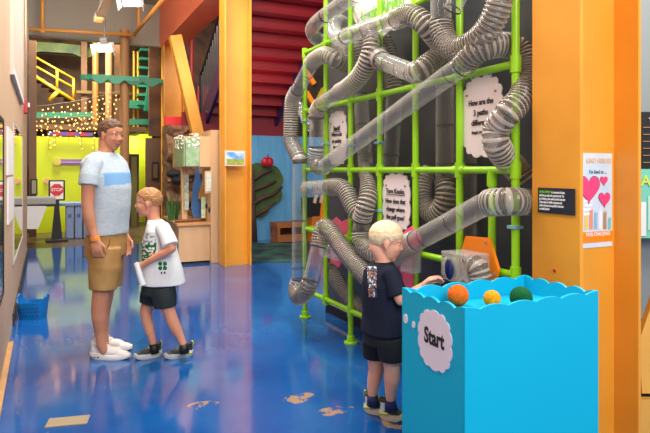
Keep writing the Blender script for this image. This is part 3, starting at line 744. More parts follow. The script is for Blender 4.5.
t = thing('activity_table', PF(655, 440), 'yellow wooden activity table with slanting side at the right edge', 'table')
slabD('side_panel', [(637, 340), (652, 296), (700, 290), (700, 392), (640, 392)], 2.98, .04, mat('table_yellow', (232, 176, 80), .5, noise_amt=.1, noise_scale=4), t)
slabD('lower_panel', [(637, 398), (700, 398), (700, 438), (637, 438)], 3.0, .04, mat('table_yellow', (232, 176, 80), .5), t)
slabD('dark_gap', [(637, 386), (700, 386), (700, 402), (637, 402)], 3.03, .02, M_black, t)
# ================================================================== AIR EXHIBIT: green pipe frame
FX = 2.23
posts = [5.05, 4.593, 4.136, 3.68, 3.224, 2.767, 2.31]
levels = [.26, .845, 1.40, 1.957, 2.512]
fr = thing('pipe_frame', (FX, 3.7, 0), 'bright lime green pipe frame holding the clear air tubes', 'frame')
R_ = .0215
for i, y in enumerate(posts):
    z0 = 0 if i in (0, 2, 4, 6) else .26
    z1 = 2.512 if i == 0 else 3.4
    MB().tube([Vector((FX, y, z0)), Vector((FX, y, z1))], R_, 16).build('post', M_green, fr, 'auto')
    if z0 == 0:
        mb = MB(); mb.rings([[Vector((FX + r * math.cos(a * PI / 10), y + r * math.sin(a * PI / 10), z)) for a in range(20)] for r, z in ((.055, 0), (.055, .012), (.034, .016), (.031, .06), (R_, .062))])
        mb.build('foot_flange', M_green, fr, 'auto')
    for z in levels:
        if z > z1 + .01 or (i == 0 and z > 2.6): continue
        MB().tube([Vector((FX, y, z - .045)), Vector((FX, y, z + .045))], .029, 14).build('joint_sleeve', M_green, fr, 'auto')
for z in levels:
    for i in range(6):
        MB().tube([Vector((FX, posts[i], z)), Vector((FX, posts[i + 1], z))], R_, 14).build('cross_pipe', M_green, fr, 'auto')
    for i in (1, 3, 5):
        MB().tube([Vector((FX, posts[i] + .05, z)), Vector((FX, posts[i] - .05, z))], .0275, 14).build('cross_sleeve', M_green, fr, 'auto')
y = 2.488
MB().tube([Vector((FX, y, .845)), Vector((FX, y, 1.40))], R_, 14).build('post', M_green, fr, 'auto')
MB().tube([Vector((FX, y, 1.31)), Vector((FX, y, 1.38))], .028, 14).build('joint_sleeve', M_green, fr, 'auto')
for (yy, z) in ((5.05, .845), (5.05, 2.512)):      # short arms back to the wall panel
    MB().tube([Vector((FX, yy, z)), Vector((2.55, yy, z))], R_, 14).build('wall_arm', M_green, fr, 'auto')
M_clamp = mat('clamp_blue', (140, 190, 220), .3, metal=.3)
for i, z in ((0, 1.86), (1, 1.63), (1, 2.05), (2, 1.6), (2, 1.24), (3, 1.6), (3, 1.1), (4, 2.7), (5, 2.0), (6, 1.1)):
    y = posts[i]; mb = MB(); mb.box(FX - .034, FX + .03, y - .03, y + .03, z - .009, z + .009, .004); mb.build('hose_clamp', M_clamp, fr)

# ------------------------------------------------------------------ tubes
B_ = 2.38; F_ = 2.12
def air_run(label, segs, rc=.062, rf=.067, name='air_tube'):
    """segs: list of (kind, [(px,py,X),...]) joined end to end; c clear straight, s smooth bent clear, f ribbed flexible"""
    allp = [[PX(*p) for p in s[1]] for s in segs]
    t = thing(name, allp[0][0], label, 'tube', 'clear air tubes of the exhibit')
    for si, (k, _) in enumerate(segs):
        P = allp[si]
        if si and (P[0] - allp[si - 1][-1]).length > 1e-6: P = [allp[si - 1][-1]] + P
        allp[si] = P
    for si, (k, _) in enumerate(segs):
        P = allp[si]
        if k == 'c':
            pts = [P[0]]
            for q in P[1:]: pts += [pts[-1].lerp(q, .5), q]
        else:
            pre = allp[si - 1][-2] if si else None; post = allp[si + 1][1] if si + 1 < len(segs) else None
            full = ([P[0] + (pre - P[0]).normalized() * (P[1] - P[0]).length] if pre is not None else []) + P + ([P[-1] + (post - P[-1]).normalized() * (P[-1] - P[-2]).length] if post is not None else [])
            cm = catmull(full, 12); a = 12 if pre is not None else 0; b = len(cm) - (12 if post is not None else 0)
            pts = cm[a:b]
        if k == 'f':
            pitch = .0235; pts, L = resample(pts, pitch / 5)
            n = len(pts); rad = []
            for i in range(n):
                ph = (i % 5)
                rad.append(rf + (-.006, .001, .005, .005, .001)[ph])
            o = MB().tube(pts, rad, 20, False).build('ribbed_hose', [M_flex, M_rib], t, True)
            for p in o.data.polygons:
                if (p.index // 20) % 5 in (1, 2): p.material_index = 1
        else:
            pts, L = resample(pts, .06 if k == 'c' else .02)
            MB().tube(pts, rc, 24, False).build('clear_pipe' if k == 'c' else 'clear_elbow', M_clear, t, True)
            for e, d in ((pts[0], pts[1] - pts[0]), (pts[-1], pts[-2] - pts[-1])):
                d = d.normalized()
                MB().tube([e + d * .002, e + d * .012], rc + .0035, 22, False).build('coupling_ring', M_band, t, True)
            if k == 'c' and L > .3:
                d = (pts[-1] - pts[0]).normalized()
                for off in ((.11,) if L > 1.2 else (.11, .11 + L * .4)):
                    e = pts[-1] - d * off; MB().tube([e, e + d * .006], rc + .002, 22, False).build('seam_ring', M_band, t, True)
    return t
air_run('clear air tube crossing the frame on a long diagonal into a ribbed loop', [
    ('c', [(352, -14, 2.30), (369, 30, 2.22)]),
    ('f', [(372, 43, 2.15), (368.5, 59, F_), (360, 76, F_), (347, 88, F_), (340, 92, F_)]),
    ('s', [(331, 98, F_), (321, 105, F_)]),
    ('f', [(317, 112, F_), (316.5, 118, F_)]),
    ('c', [(316.5, 148, F_)]),
    ('f', [(315.5, 158, F_), (318, 166, F_), (324, 166, F_)]),
    ('c', [(463, 65, F_)]),
    ('f', [(474, 53, F_), (487, 47, 2.16), (501, 45, 2.24), (515, 48, 2.33), (525, 60, 2.36), (528, 78, 2.33), (521, 98, 2.22), (507, 114, 2.12), (497, 128, F_), (496, 142, 2.12), (504, 156, 2.2), (515, 168, 2.32), (525, 181, 2.37)]),
])
air_run('clear air tube descending along the left end of the green frame', [
    ('c', [(356, -6, F_), (326, 15, F_)]),
    ('s', [(316, 23, F_), (312, 31, 2.14), (317, 39, 2.22), (327, 43, 2.32)]),
    ('f', [(336, 47, 2.38), (345, 54, 2.38), (345, 64, 2.3), (336, 60, 2.17), (325, 55, F_), (316, 59, F_), (312, 63, F_)]),
    ('c', [(297, 91, F_)]),
    ('f', [(292, 102, F_), (291, 120, F_), (291, 140, F_), (295, 150, 2.10), (299, 158, 2.08), (299.5, 162, 2.08)]),
    ('c', [(298.5, 280, 2.06)]),
    ('f', [(296, 289, 2.04), (299, 297, 1.98), (306, 291, 1.94), (310, 281, 1.94)]),
    ('c', [(319, 246, 2.02)]),
    ('f', [(321, 233, 2.04), (325, 227, 2.06), (332, 233, 2.06), (341, 246, 2.06), (353, 261, 2.06), (367, 276, 2.06), (382, 290, 2.06)]),
])
air_run('clear air tube with grey elbow just below the green cloud title', [
    ('f', [(360, 84, B_), (359.5, 66, B_), (358, 48, B_), (352, 36, 2.37)]),
    ('s', [(346, 26, 2.33), (339, 22, 2.24), (334, 28, 2.16), (337, 37, F_), (346, 36, F_)]),
    ('c', [(397, 19, F_)]),
    ('f', [(408, 15, F_), (419, 19, F_), (429, 29, 2.16), (438, 40, 2.26), (444, 49, 2.34), (440, 56, 2.30), (430, 63, 2.2), (421, 70, 2.13), (413, 73, F_)]),
    ('c', [(382, 61, 2.13)]),
    ('f', [(378, 52, 2.3), (383, 42, 2.38), (388, 52, 2.4), (391, 66, 2.4), (395, 90, 2.4)]),
    ('c', [(390, 168, 2.42)]),
])
air_run('clear air tube dropping behind the middle pipe to an elbow above the blond boy', [
    ('c', [(360.5, 95, 2.40), (366, 168, 2.34)]),
    ('f', [(369, 180, 2.24), (368.5, 195, 2.16), (365, 208, F_), (362, 220, F_)]),
    ('s', [(361, 232, F_)]),
    ('f', [(363, 243, F_), (369, 250, F_), (378, 254, 2.14), (388, 258, 2.18)]),
])
air_run('short clear air tube bending from a level piece down into a U', [
    ('s', [(313, 187, 2.3), (306, 188, 2.2), (309, 188, F_), (320, 187, F_), (330, 187, F_)]),
    ('f', [(339, 187, F_), (346, 192, F_), (351, 202, F_), (357, 212, 2.13), (362, 216, 2.15)]),
])
air_run('ribbed air hose slanting down behind the lowest green pipes at the left', [
    ('c', [(329, 246, 2.36), (329, 260, 2.36)]),
    ('f', [(331, 268, 2.38), (337, 280, 2.39), (347, 296, 2.40), (360, 309, 2.41), (376, 318, 2.42)]),
])
air_run('large ribbed U hose hanging from a clear upright tube at the top right', [
    ('c', [(441, -20, F_), (441, 22, F_)]),
    ('f', [(443, 35, F_), (449, 46, F_), (460, 49, F_), (472, 44, F_), (484, 34, F_), (493, 20, F_), (499, 4, F_), (502, -16, F_)]),
])
air_run('clear upright air tube ending in a small ribbed U left of the cloud question sign', [
    ('c', [(445, 85, 2.42), (445, 180, 2.40)]),
    ('f', [(446, 192, 2.38), (443, 206, 2.37), (434, 213, 2.37), (425, 205, 2.37), (422, 192, 2.38), (424, 178, 2.42), (430, 173, 2.47)]),
])
air_run('faint clear upright air tube close to the dark panel under the cloud question sign', [('c', [(467, 96, 2.44), (467, 238, 2.44)])])
air_run('short clear tube stub beside the leftmost green post', [('c', [(299, 104, 2.33), (309, 128, 2.33)])], rc=.045)
air_run('clear air tube sloping from the right column down towards the blond boy\'s head', [
    ('f', [(531, 203, 2.36), (524, 202, 2.24), (512, 201.5, 2.10), (500, 202, 2.06), (489, 203, 2.06)]),
    ('c', [(483, 205, 2.06), (416, 241, 2.06)]),
    ('f', [(408, 245, 2.06), (400, 250, 2.08), (392, 258, 2.12), (386, 268, 2.18), (383, 280, 2.26)]),
])
# tilted branch on the top clear tube
air_run('short tilted clear tube branch at the top edge right of the upright tube', [('c', [(452, 10, 2.09), (464, -14, 2.09)])], rc=.05)

# ------------------------------------------------------------------ coloured plates
def plate(label, pts, X, m, bolts=()):
    t = thing('backing_plate', PX(pts[0][0], pts[0][1], X), label, 'plate')
    V = [PX(x, y, X) for x, y in pts]
    MB().prism([(-v.y, v.z) for v in V], (X, 0, 0), (0, -1, 0), (0, 0, 1), .018, .004).build('board', m, t)
    for b in bolts:
        c = PX(b[0], b[1], X - .012); MB().tube([c, c - Vector((.008, 0, 0))], .008, 8).build('bolt', M_steel, t)
    return t
plate('orange five-sided plate behind the clear knob box above the blue bin', [(466, 236), (490.5, 238), (500, 270), (496.5, 281), (470, 283), (459, 262)], 2.19, M_orange, ((486, 243), (494, 274)))
plate('pink crown-pointed plate behind the ribbed hose at the left', [(332, 221), (336.5, 217), (341, 222), (347, 219), (352, 225), (352, 241), (345, 258), (340, 268), (331, 262), (330, 240)], 2.27, M_pink, ((338, 224), (349, 228)))
plate('pink plate beside the blond boy\'s face', [(404, 232), (412, 226), (421, 238), (420, 252), (414, 262), (413, 287), (403, 292), (396, 270)], 2.2, M_pink, ((411, 232),))
# clear cup below first elbow
def acrylic_box(label, px0, py0, px1, py1, X, dep, knob, name):
    a = PX(px0, py0, X); b = PX(px1, py1, X); t = thing(name, (X, (a.y + b.y) / 2, b.z), label, 'box')
    z0, z1 = b.z, a.z; y0, y1 = b.y, a.y; th = .008
    for (xa, xb, ya, yb, za, zb, n) in ((X, X + th, y0, y1, z0, z1, 'front_pane'), (X + dep - th, X + dep, y0, y1, z0, z1, 'back_pane'), (X + th, X + dep - th, y0, y0 + th, z0, z1, 'side_pane'), (X + th, X + dep - th, y1 - th, y1, z0, z1, 'side_pane'), (X + th, X + dep - th, y0 + th, y1 - th, z0, z0 + th, 'floor_pane'), (X, X + dep, y0, y1, z1, z1 + th, 'lid_pane')):
        MB().box(xa, xb, ya, yb, za, zb, .002).build(n, M_acryl, t)
    if knob:
        c = PX(knob[0], knob[1], X - .02)
        MB().sphere(c, (.016, .034, .058), 18).build('knob', mat('knob_blue', (18, 34, 88), .3), t, True)
        MB().tube([c, c + Vector((.03, 0, 0))], .015, 12).build('spindle', M_steel, t)
        MB().tube([c + Vector((.014, 0, 0)), c + Vector((.018, 0, 0))], .07, 24).build('dial_disc', M_acryl, t, 'auto')
        for (yy, zz) in ((y0 + .02, z0 + .02), (y1 - .02, z0 + .02), (y0 + .02, z1 - .02), (y1 - .02, z1 - .02)):
            MB().tube([Vector((X - .006, yy, zz)), Vector((X + .01, yy, zz))], .008, 8).build('screw', M_steel, t)
    return t
acrylic_box('clear cup box hanging under the elbow of the left tube', 319, 246, 337, 261, 2.10, .12, None, 'clear_cup')
acrylic_box('clear knob box with a dark blue oval knob above the blue bin', 441, 252, 466, 285, 2.0, .16, (449, 269), 'knob_box')
acrylic_box('empty clear knob box beside the pink plate near the blond boy\'s face', 400, 247, 411, 274, 2.1, .08, None, 'knob_box')
air_run('ribbed hose elbow leaving the clear knob box above the blue bin', [
    ('f', [(465, 271, 2.07), (470, 266, 2.06), (477, 267, 2.06), (481, 277, 2.07), (482, 291, 2.08)])], rf=.053)

# ------------------------------------------------------------------ cloud signs
def cloud_sign(label, px0, py0, px1, py1, X, n, bump, lines, power=3.0, name='cloud_sign'):
    a = PX(px0, py0, X); b = PX(px1, py1, X); w = a.y - b.y; h = a.z - b.z; c = Vector((X, (a.y + b.y) / 2, (a.z + b.z) / 2))
    t = thing(name, c - UZ * h / 2, label, 'sign')
    MB().prism(scallop(w * .9, h * .93, n, bump, power), c, (0, -1, 0), (0, 0, 1), .01, .002).build('board', M_sign, t)
    for body, py, size, bold, m, width, und in lines:
        p = PX((px0 + px1) / 2, py, X); pos = Vector((X - .0085, c.y, p.z))
        o = text_mesh('lettering', body, size, pos, (0, -1, 0), (0, 0, 1), m, t, 'CENTER', bold, .002, 1.0, width)
        if und:
            ww = max(v.co.y for v in o.data.vertices) - min(v.co.y for v in o.data.vertices)
            MB().box(X - .0095, X - .0075, c.y - ww / 2, c.y + ww / 2, p.z - size * .52, p.z - size * .44).build('underline', m, t)
    for s in (-1, 1):
        q = c + Vector((-.006, s * w * .33, h * .28)); MB().tube([q, q - Vector((.006, 0, 0))], .007, 8).build('screw', mat('screw_brown', (150, 110, 80), .4), t)
        k = c + Vector((0, s * w * .22, h * .47)); MB().tube([k + Vector((0, 0, -.01)), k + Vector((-.01, 0, .03)), k + Vector((0, 0, .055))], .005, 6).build('tie', M_steel, t)
    return t
cloud_sign('white cloud sign asking How are the 3 paths different', 461, 80, 504.5, 157, 2.25, 16, .022, (
    ('How are the', 102, .047, .018, M_text, .86, 0), ('3 paths', 112.5, .047, .018, M_text, .9, 0), ('different?', 122.5, .047, .018, M_text, .9, 0), ('(length, location...)', 132, .025, .012, M_text, .82, 0)))
cloud_sign('white cloud sign headed Turn Knobs above the blond boy', 382.5, 173, 411, 233, 2.24, 16, .018, (
    ('Turn Knobs.', 191.5, .050, .014, M_text, .96, 1), ('How does that', 201.5, .048, .012, M_text, .88, 0), ('change where', 209.5, .048, .012, M_text, .88, 0), ('the puff goes?', 217.5, .048, .012, M_text, .88, 0)), 4.0)
cloud_sign('white cloud sign headed Stuck, partly behind the diagonal clear tube', 328.5, 113, 347, 165, 2.26, 14, .022, (
    ('Stuck?', 128.5, .058, .018, M_text, .86, 1), ('Where is the', 134.5, .05, .015, M_text, .72, 0), ('air pushing', 141, .05, .015, M_text, .78, 0), ('the puff?', 147, .05, .015, M_text, .8, 0)), 4.0)
cloud_sign('white cloud title sign with green lettering at the top edge', 353, -34, 416, 22, 2.25, 18, .04, (
    ('The', -18, .12, .02, M_gtext, .9, 0), ('Amazing Airways', 7.5, .135, .02, M_gtext, .66, 0)), 3.0)

# ================================================================== NEAR COLUMN: plaque and poster
X = 2.2; a = PX(538, 187.5, X - .006); b = PX(574.5, 215.5, X - .006)
t = thing('text_plaque', (X, (a.y + b.y) / 2, b.z), 'black plaque with green and white lettering on the nearest yellow column', 'plaque')
MB().box(X - .007, X, b.y, a.y, b.z, a.z, .001).build('board', mat('plaque_black', (34, 40, 54), .4), t)
rows = ['is a component of science', 'which lets you explore the properties of air. The', 'joy of tinkering, action method, and the interaction', 'of these tubes, the exhibit components work', 'inside for all guests and especially for those that', 'are visually impaired.']
w = a.y - b.y; h = a.z - b.z
hd = text_mesh('heading', 'AMAZING AIRWAYS', .0165, (X - .0085, a.y - w * .05, a.z - h * .17), (0, -1, 0), (0, 0, 1), M_gtext, t, 'LEFT', .02, .001, 1, .46)
hw = max(v.co.y for v in hd.data.vertices) - min(v.co.y for v in hd.data.vertices) + .006
for k, r in enumerate(rows):
    text_mesh('lettering', r, .0165, (X - .0085, a.y - w * .05 - (hw if k == 0 else 0), a.z - h * (.17 + .133 * k)), (0, -1, 0), (0, 0, 1), M_wtext, t, 'LEFT', .02, .001, 1, .46)
c = PX(554.5, 270.5, X - .001)
tag(MB().tube([c, c - Vector((.003, 0, 0))], .008, 14).build('red_dot', mat('dot_red', (206, 30, 40), .5)), 'small red dot sticker low on the nearest yellow column', 'sticker')
# poster on the web
Yw = 1.876 + .145 - .01
a = PY(583, 153, Yw - .003); b = PY(612, 246, Yw - .003)
x0, x1, z0, z1 = 2.235, b.x, b.z, a.z; wd = x1 - x0; hg = z1 - z0; yy = Yw
t = thing('heart_poster', (x0, yy, z0), 'pale poster with pink hearts and raised hands inside the nearest column', 'poster')
MB().box(x0, x1, yy - .004, yy, z0, z1).build('sheet', mat('poster_pale_blue', (222, 232, 240), .4, noise_amt=.3, noise_scale=5, rgb2=(190, 220, 240)), t)
MB().box(x0, x1, yy - .006, yy - .004, z0 + hg * .055, z0 + hg * .17).build('orange_band', M_orange, t)
def heart(cx, cz, s):
    pts = []
    for k in range(40):
        a = 2 * PI * k / 40; pts.append((16 * math.sin(a) ** 3 * s / 32, (13 * math.cos(a) - 5 * math.cos(2 * a) - 2 * math.cos(3 * a) - math.cos(4 * a)) * s / 32))
    MB().prism([(x * 1.06, y * 1.06) for x, y in pts], (cx, yy - .005, cz), (1, 0, 0), (0, 0, 1), .001).build('heart_outline', mat('outline_dark', (70, 50, 90), .5), t)
    MB().prism(pts, (cx, yy - .0065, cz), (1, 0, 0), (0, 0, 1), .002).build('heart', mat('heart_pink', (246, 70, 130), .4), t)
def pp(px, py): v = PY(px, py, yy); return v.x, v.z
for px, py, s in ((588, 188, .15), (603.5, 199, .082), (603, 180.5, .052)): x, z = pp(px, py); heart(x, z, s)
x, z = pp(598, 161); text_mesh('title', 'KIND HEROES', .034, (x, yy - .006, z), (1, 0, 0), (0, 0, 1), mat('title_peach', (246, 190, 140), .5), t, 'CENTER', .01, .001, 1, .85)
x, z = pp(597, 172); text_mesh('caption', "I'm kind to ...", .026, (x, yy - .006, z), (1, 0, 0), (0, 0, 1), mat('caption_blue', (60, 80, 120), .5), t, 'CENTER', .005, .001, 1, .9)
x, z = pp(597, 234); text_mesh('band_lettering', 'KIND CHALLENGE', .026, (x, yy - .0072, z), (1, 0, 0), (0, 0, 1), M_wtext, t, 'CENTER', .02, .001, 1, .8)
hc = [(250, 206, 90), (236, 150, 120), (140, 190, 226), (240, 240, 250), (180, 140, 110), (120, 200, 200)]
for k in range(6):
    px = 585.5 + k * 4.6; x, z = pp(px, 229); L = (.07, .10, .085, .11, .09, .06)[k]
    mb = MB(); mb.prism([(-.012, 0), (.012, 0), (.011, L * .6), (.013, L), (.006, L * .8), (.002, L * 1.05), (-.003, L * .8), (-.010, L), (-.011, L * .6)], (x, yy - .0055, z), (1, 0, 0), (0, 0, 1), .002)
    mb.build('raised_hand', mat('hand_%d' % k, hc[k], .5), t)
for k in range(4):
    x, z = pp(586, 201 + k * 4.4); MB().box(x - .02, x + .035, yy - .0055, yy - .004, z - .006, z + .006).build('text_bar', mat('bar_white', (246, 246, 250), .5), t)

# ================================================================== BLUE BIN with scalloped rim
BX0, BX1, BY0, BY1, BZ = 1.37, 2.065, 1.67, 2.08, .90
t = thing('ball_bin', ((BX0 + BX1) / 2, (BY0 + BY1) / 2, 0), 'bright cyan wooden bin with a wavy rim and a Start cloud', 'bin')
def wavy(L, n, h0, amp):
    pts = [(0, 0), (L, 0)]; m = n * 12
    for k in range(m + 1):
        s = 1 - k / m; pts.append((L * s, h0 - amp * (1 - abs(math.sin(PI * (s * n + .5))) ** .8)))
    return pts
for nm, L, n, o, ax, amp_ in (('front_panel', BX1 - BX0, 5, (BX0, BY0 + .006, 0), (1, 0, 0), .012), ('back_panel', BX1 - BX0, 5, (BX0, BY1 - .006, 0), (1, 0, 0), .016),
                     ('left_panel', BY1 - BY0 - .026, 4, (BX0 + .006, BY0 + .013, 0), (0, 1, 0), .014), ('right_panel', BY1 - BY0 - .026, 4, (BX1 - .006, BY0 + .013, 0), (0, 1, 0), .016)):
    MB().prism(wavy(L, n, BZ, amp_), o, ax, (0, 0, 1), .012).build(nm, M_cyan, t)
MB().box(BX0 + .013, BX1 - .013, BY0 + .013, BY1 - .013, .80, .82).build('tray', M_cyan, t)
# cloud on the left face
XF = BX0
a = PX(418, 306, XF); b = PX(453, 378, XF); w = a.y - b.y; h = a.z - b.z; c = Vector((XF - .0015, (a.y + b.y) / 2, (a.z + b.z) / 2))
cl = MB().prism(scallop(w * .9, h * .98, 14, .012, 2.6), c, (0, -1, 0), (0, 0, 1), .003).build('cloud_decal', mat('decal_white', (226, 220, 236), .45), t)
p = PX(434.5, 338.5, XF)
text_mesh('start_lettering', 'Start', .086, (XF - .0036, p.y, p.z), (0, -1, 0), (0, 0, 1), M_text, cl, 'CENTER', .034, .0012, 1, .76)
def serif(px, py, wpx, hpx=1.6):
    q = PX(px, py, XF); d = q.x / (SN + CS * u_(px)); wy = wpx * .0058; MB().box(XF - .0042, XF - .003, q.y - wy / 2, q.y + wy / 2, q.z - hpx * .0021, q.z + hpx * .0021).build('serif', M_text, cl)
for px, py, rx in ((405.8, 318.5, .016), (413.8, 324.5, .0115)):
    q = PX(px, py, XF); pts = [(rx * .95 * math.cos(k * PI / 12), rx * 1.25 * math.sin(k * PI / 12)) for k in range(24)]
    MB().prism(pts, (XF - .0015, q.y, q.z), (0, -1, 0), (0, 0, 1), .003).build('bubble_decal', MATS['decal_white'], t)
# pom-pom balls
def pom(px, py, Y, r, rgb, label, nm):
    q = PY(px, py, Y); c = Vector((q.x, Y, .82 + r))
    b = bmesh.new(); bmesh.ops.create_icosphere(b, subdivisions=5, radius=1)
    R = random.Random(nm)
    for v in b.verts:
        n = v.co.normalized(); k = r * (1 + .03 * noise.noise(n * 22) + .02 * noise.noise(n * 45)); v.co = n * k
    bmesh.ops.translate(b, vec=c, verts=b.verts)
    mb = MB(); mb._add(b); o = mb.build('pom_pom_ball', mat(nm, rgb, .9, .2, noise_amt=.35, noise_scale=90), None, True)
    tag(o, label, 'ball', 'pom-pom balls in the blue bin')
pom(458, 293, 1.985, .045, (232, 104, 26), 'dark orange fuzzy ball in the blue bin, the leftmost', 'pom_orange')
pom(492, 298, 1.90, .036, (250, 158, 24), 'yellow orange fuzzy ball in the blue bin, the smallest', 'pom_yellow')
pom(521, 297, 1.83, .046, (16, 92, 50), 'dark green fuzzy ball in the blue bin', 'pom_green')
# ================================================================== PEOPLE
def skin_mat(name, rgb, rgb2): return mat(name, rgb, .5, .35, noise_amt=.1, noise_scale=7, rgb2=rgb2)
def frame_axes(fwd, up=UZ):
    f = fwd.normalized(); l = up.cross(f).normalized(); u = f.cross(l).normalized()
    return f, l, u
def head_shapes(mb, c, f, l, u, H, kid=0):
    """head of height H (chin to crown) centred on c, facing f; l points to its left"""
    R = Matrix((f, l, u)).transposed()
    def E(p, r): mb.sphere(c + (f * p[0] + l * p[1] + u * p[2]) * H, tuple(v * H for v in r), 20, R)
    E((-.05, 0, .14), (.41, .325, .355)); E((.09, 0, -.10), (.265, .265, .33)); E((.08 if kid else .10, 0, -.29 if kid else -.31), (.21, .205, .155))
    E((.19 if kid else .225, 0, -.395 if kid else -.41), (.09, .10, .075))                                        # chin
    if kid: mb.chain([(c + (f * .31 + u * .03) * H, .04 * H), (c + (f * .35 - u * .05) * H, .042 * H), (c + (f * .375 - u * .11) * H, .047 * H)])
    else: mb.chain([(c + (f * .325 + u * .05) * H, .035 * H), (c + (f * .38 - u * .04) * H, .042 * H), (c + (f * .415 - u * .115) * H, .05 * H)])
    for s in (-1, 1):
        E((.345 if kid else .375, s * .055, -.13), (.045, .035, .03))                              # nostril wings
        E((.27, s * .12, .075), (.07, .11, .035))                                 # brow
        E((.215, s * .15, -.11), (.11, .09, .11))                                 # cheek
        E((-.02, s * .325, -.03), (.075, .03, .115)); E((-.01, s * .325, -.12), (.04, .025, .045))   # ear
    E((.312, 0, -.235), (.04, .095, .026)); E((.302, 0, -.285), (.04, .085, .028))  # lips
def face_assign(c, f, l, u, H, smile=False):
    def fn(p, n):
        d = (p - c) / H; a, b, h = d.dot(f), d.dot(l), d.dot(u)
        if a > .27 and abs(b) < .095 and -.305 < h < -.225: return 1
        return 0
    return fn
def face_parts(parent, c, f, l, u, H, hair_m, iris, smile=0):
    R = Matrix((f, l, u)).transposed()
    for s in (-1, 1):
        e = c + (f * .268 + l * s * .125 + u * .014) * H
        ey = MB().sphere(e, (.052 * H, .05 * H, .034 * H), 14).build('eye', mat('eye_white', (236, 232, 228), .2), parent, True)
        MB().sphere(e + (f * .036 + l * s * .006) * H, (.02 * H, .024 * H, .026 * H), 12).build('iris', mat('iris_' + iris, {'blue': (70, 100, 130), 'brown': (60, 42, 30)}[iris], .2), ey, True)
        MB().tube([c + (f * a + l * s * b + u * h) * H for a, b, h in ((.335, .06, .112), (.315, .13, .122), (.25, .2, .095))], [.014 * H, .018 * H, .01 * H], 8).build('eyebrow', hair_m, parent, True)
    if smile:
        MB().tube([c + (f * a + l * b + u * h) * H for a, b, h in ((.285, -.085, -.25), (.318, -.04, -.262), (.33, 0, -.264), (.318, .04, -.262), (.285, .085, -.25))], .015 * H, 8).build('teeth', M_white, parent, True)
def line(x, pts):
    if x <= pts[0][0]: return pts[0][1]
    for (a, b), (c, d) in zip(pts, pts[1:]):
        if x <= c: return b + (d - b) * (x - a) / (c - a)
    return pts[-1][1]
def hair_cap(parent, c, f, l, u, H, m, th=.03, rough=.03, keep=None, seed=0, name='hair', fac=(.43, .348, .385)):
    R = Matrix((f, l, u)).transposed(); b = bmesh.new(); bmesh.ops.create_uvsphere(b, u_segments=120, v_segments=80, radius=1)
    dele = []
    for v in b.verts:
        n = v.co.copy(); p = Vector((n.x * fac[0] - .055, n.y * fac[1], n.z * fac[2] + .145))
        mg = keep(p, n) + .018 * noise.noise(n * 11)
        if mg < 0: dele.append(v)
        tp = min(1, max(0, mg / .12)); tp = tp * tp * (3 - 2 * tp)
        k = .925 + .075 * tp + rough * noise.noise(Vector((n.x * 3, n.y * 9, n.z * 9 + seed))) + rough * .45 * noise.noise(Vector((n.x * 6, n.y * 22, n.z * 9)))
        q = Vector((p.x * k, p.y * k, .1 + (p.z - .1) * k)); v.co = c + (f * q.x + l * q.y + u * q.z) * H
    bmesh.ops.delete(b, geom=dele, context='VERTS')
    r = bmesh.ops.extrude_face_region(b, geom=list(b.faces)); vs = [e for e in r['geom'] if isinstance(e, bmesh.types.BMVert)]
    cc = c + u * .1 * H
    for v in vs: v.co = cc + (v.co - cc) * (1 - th)
    bmesh.ops.recalc_face_normals(b, faces=b.faces)
    mb = MB(); mb._add(b); return mb.build(name, m, parent, True)
def hand_shapes(mb, w, d, n, S, thumb, curl=.5, spread=1.0):
    """hand at wrist w pointing along d; n = palm normal (palm side); thumb = side vector; S = hand length"""
    d = d.normalized(); thumb = (thumb - d * thumb.dot(d)).normalized(); n = (n - d * n.dot(d) - thumb * n.dot(thumb)).normalized()
    R = Matrix((d, thumb, n)).transposed()
    mb.sphere(w + d * S * .27, (S * .29, S * .225, S * .095), 16, R)
    mb.sphere(w + d * S * .12 + thumb * S * .10, (S * .2, S * .11, S * .10), 12, R)
    for i, (off, L) in enumerate(((.165, .44), (.055, .50), (-.055, .46), (-.16, .36))):
        base = w + d * S * .47 + thumb * S * off; r = S * (.052, .054, .052, .045)[i]
        pts = [(w + d * S * .28 + thumb * S * off * .8, r), (base, r)]; ang = .12; p = base
        for sgm, fr in enumerate((.45, .32, .23)):
            ang += curl * (.55, .75, .5)[sgm] * (1 + .08 * i)
            p = p + (d * math.cos(ang) + n * math.sin(ang) + thumb * off * .25 * spread).normalized() * L * S * fr
            pts.append((p, r * (.96, .9, .8)[sgm]))
        mb.chain(pts, 10)
    p0 = w + d * S * .13 + thumb * S * .15
    p1 = p0 + (d * .75 + thumb * .55 + n * .25).normalized() * S * .22
    p2 = p1 + (d * .95 + thumb * .1 + n * .35).normalized() * S * .17
    p3 = p2 + (d * .95 - thumb * .1 + n * .4).normalized() * S * .13
    mb.chain([(p0, S * .07), (p1, S * .062), (p2, S * .055), (p3, S * .045)], 10)
def torso(mb, secs, F, L, n=28, pw=2.3):
    rings = []
    for c, lat, fwd in secs:
        r = []
        for k in range(n):
            a = 2 * PI * k / n; cc, s = math.cos(a), math.sin(a)
            r.append(c + F * (abs(cc) ** (2 / pw) * (1 if cc > 0 else -1) * fwd) + L * (abs(s) ** (2 / pw) * (1 if s > 0 else -1) * lat))
        rings.append(r)
    mb.rings(rings)
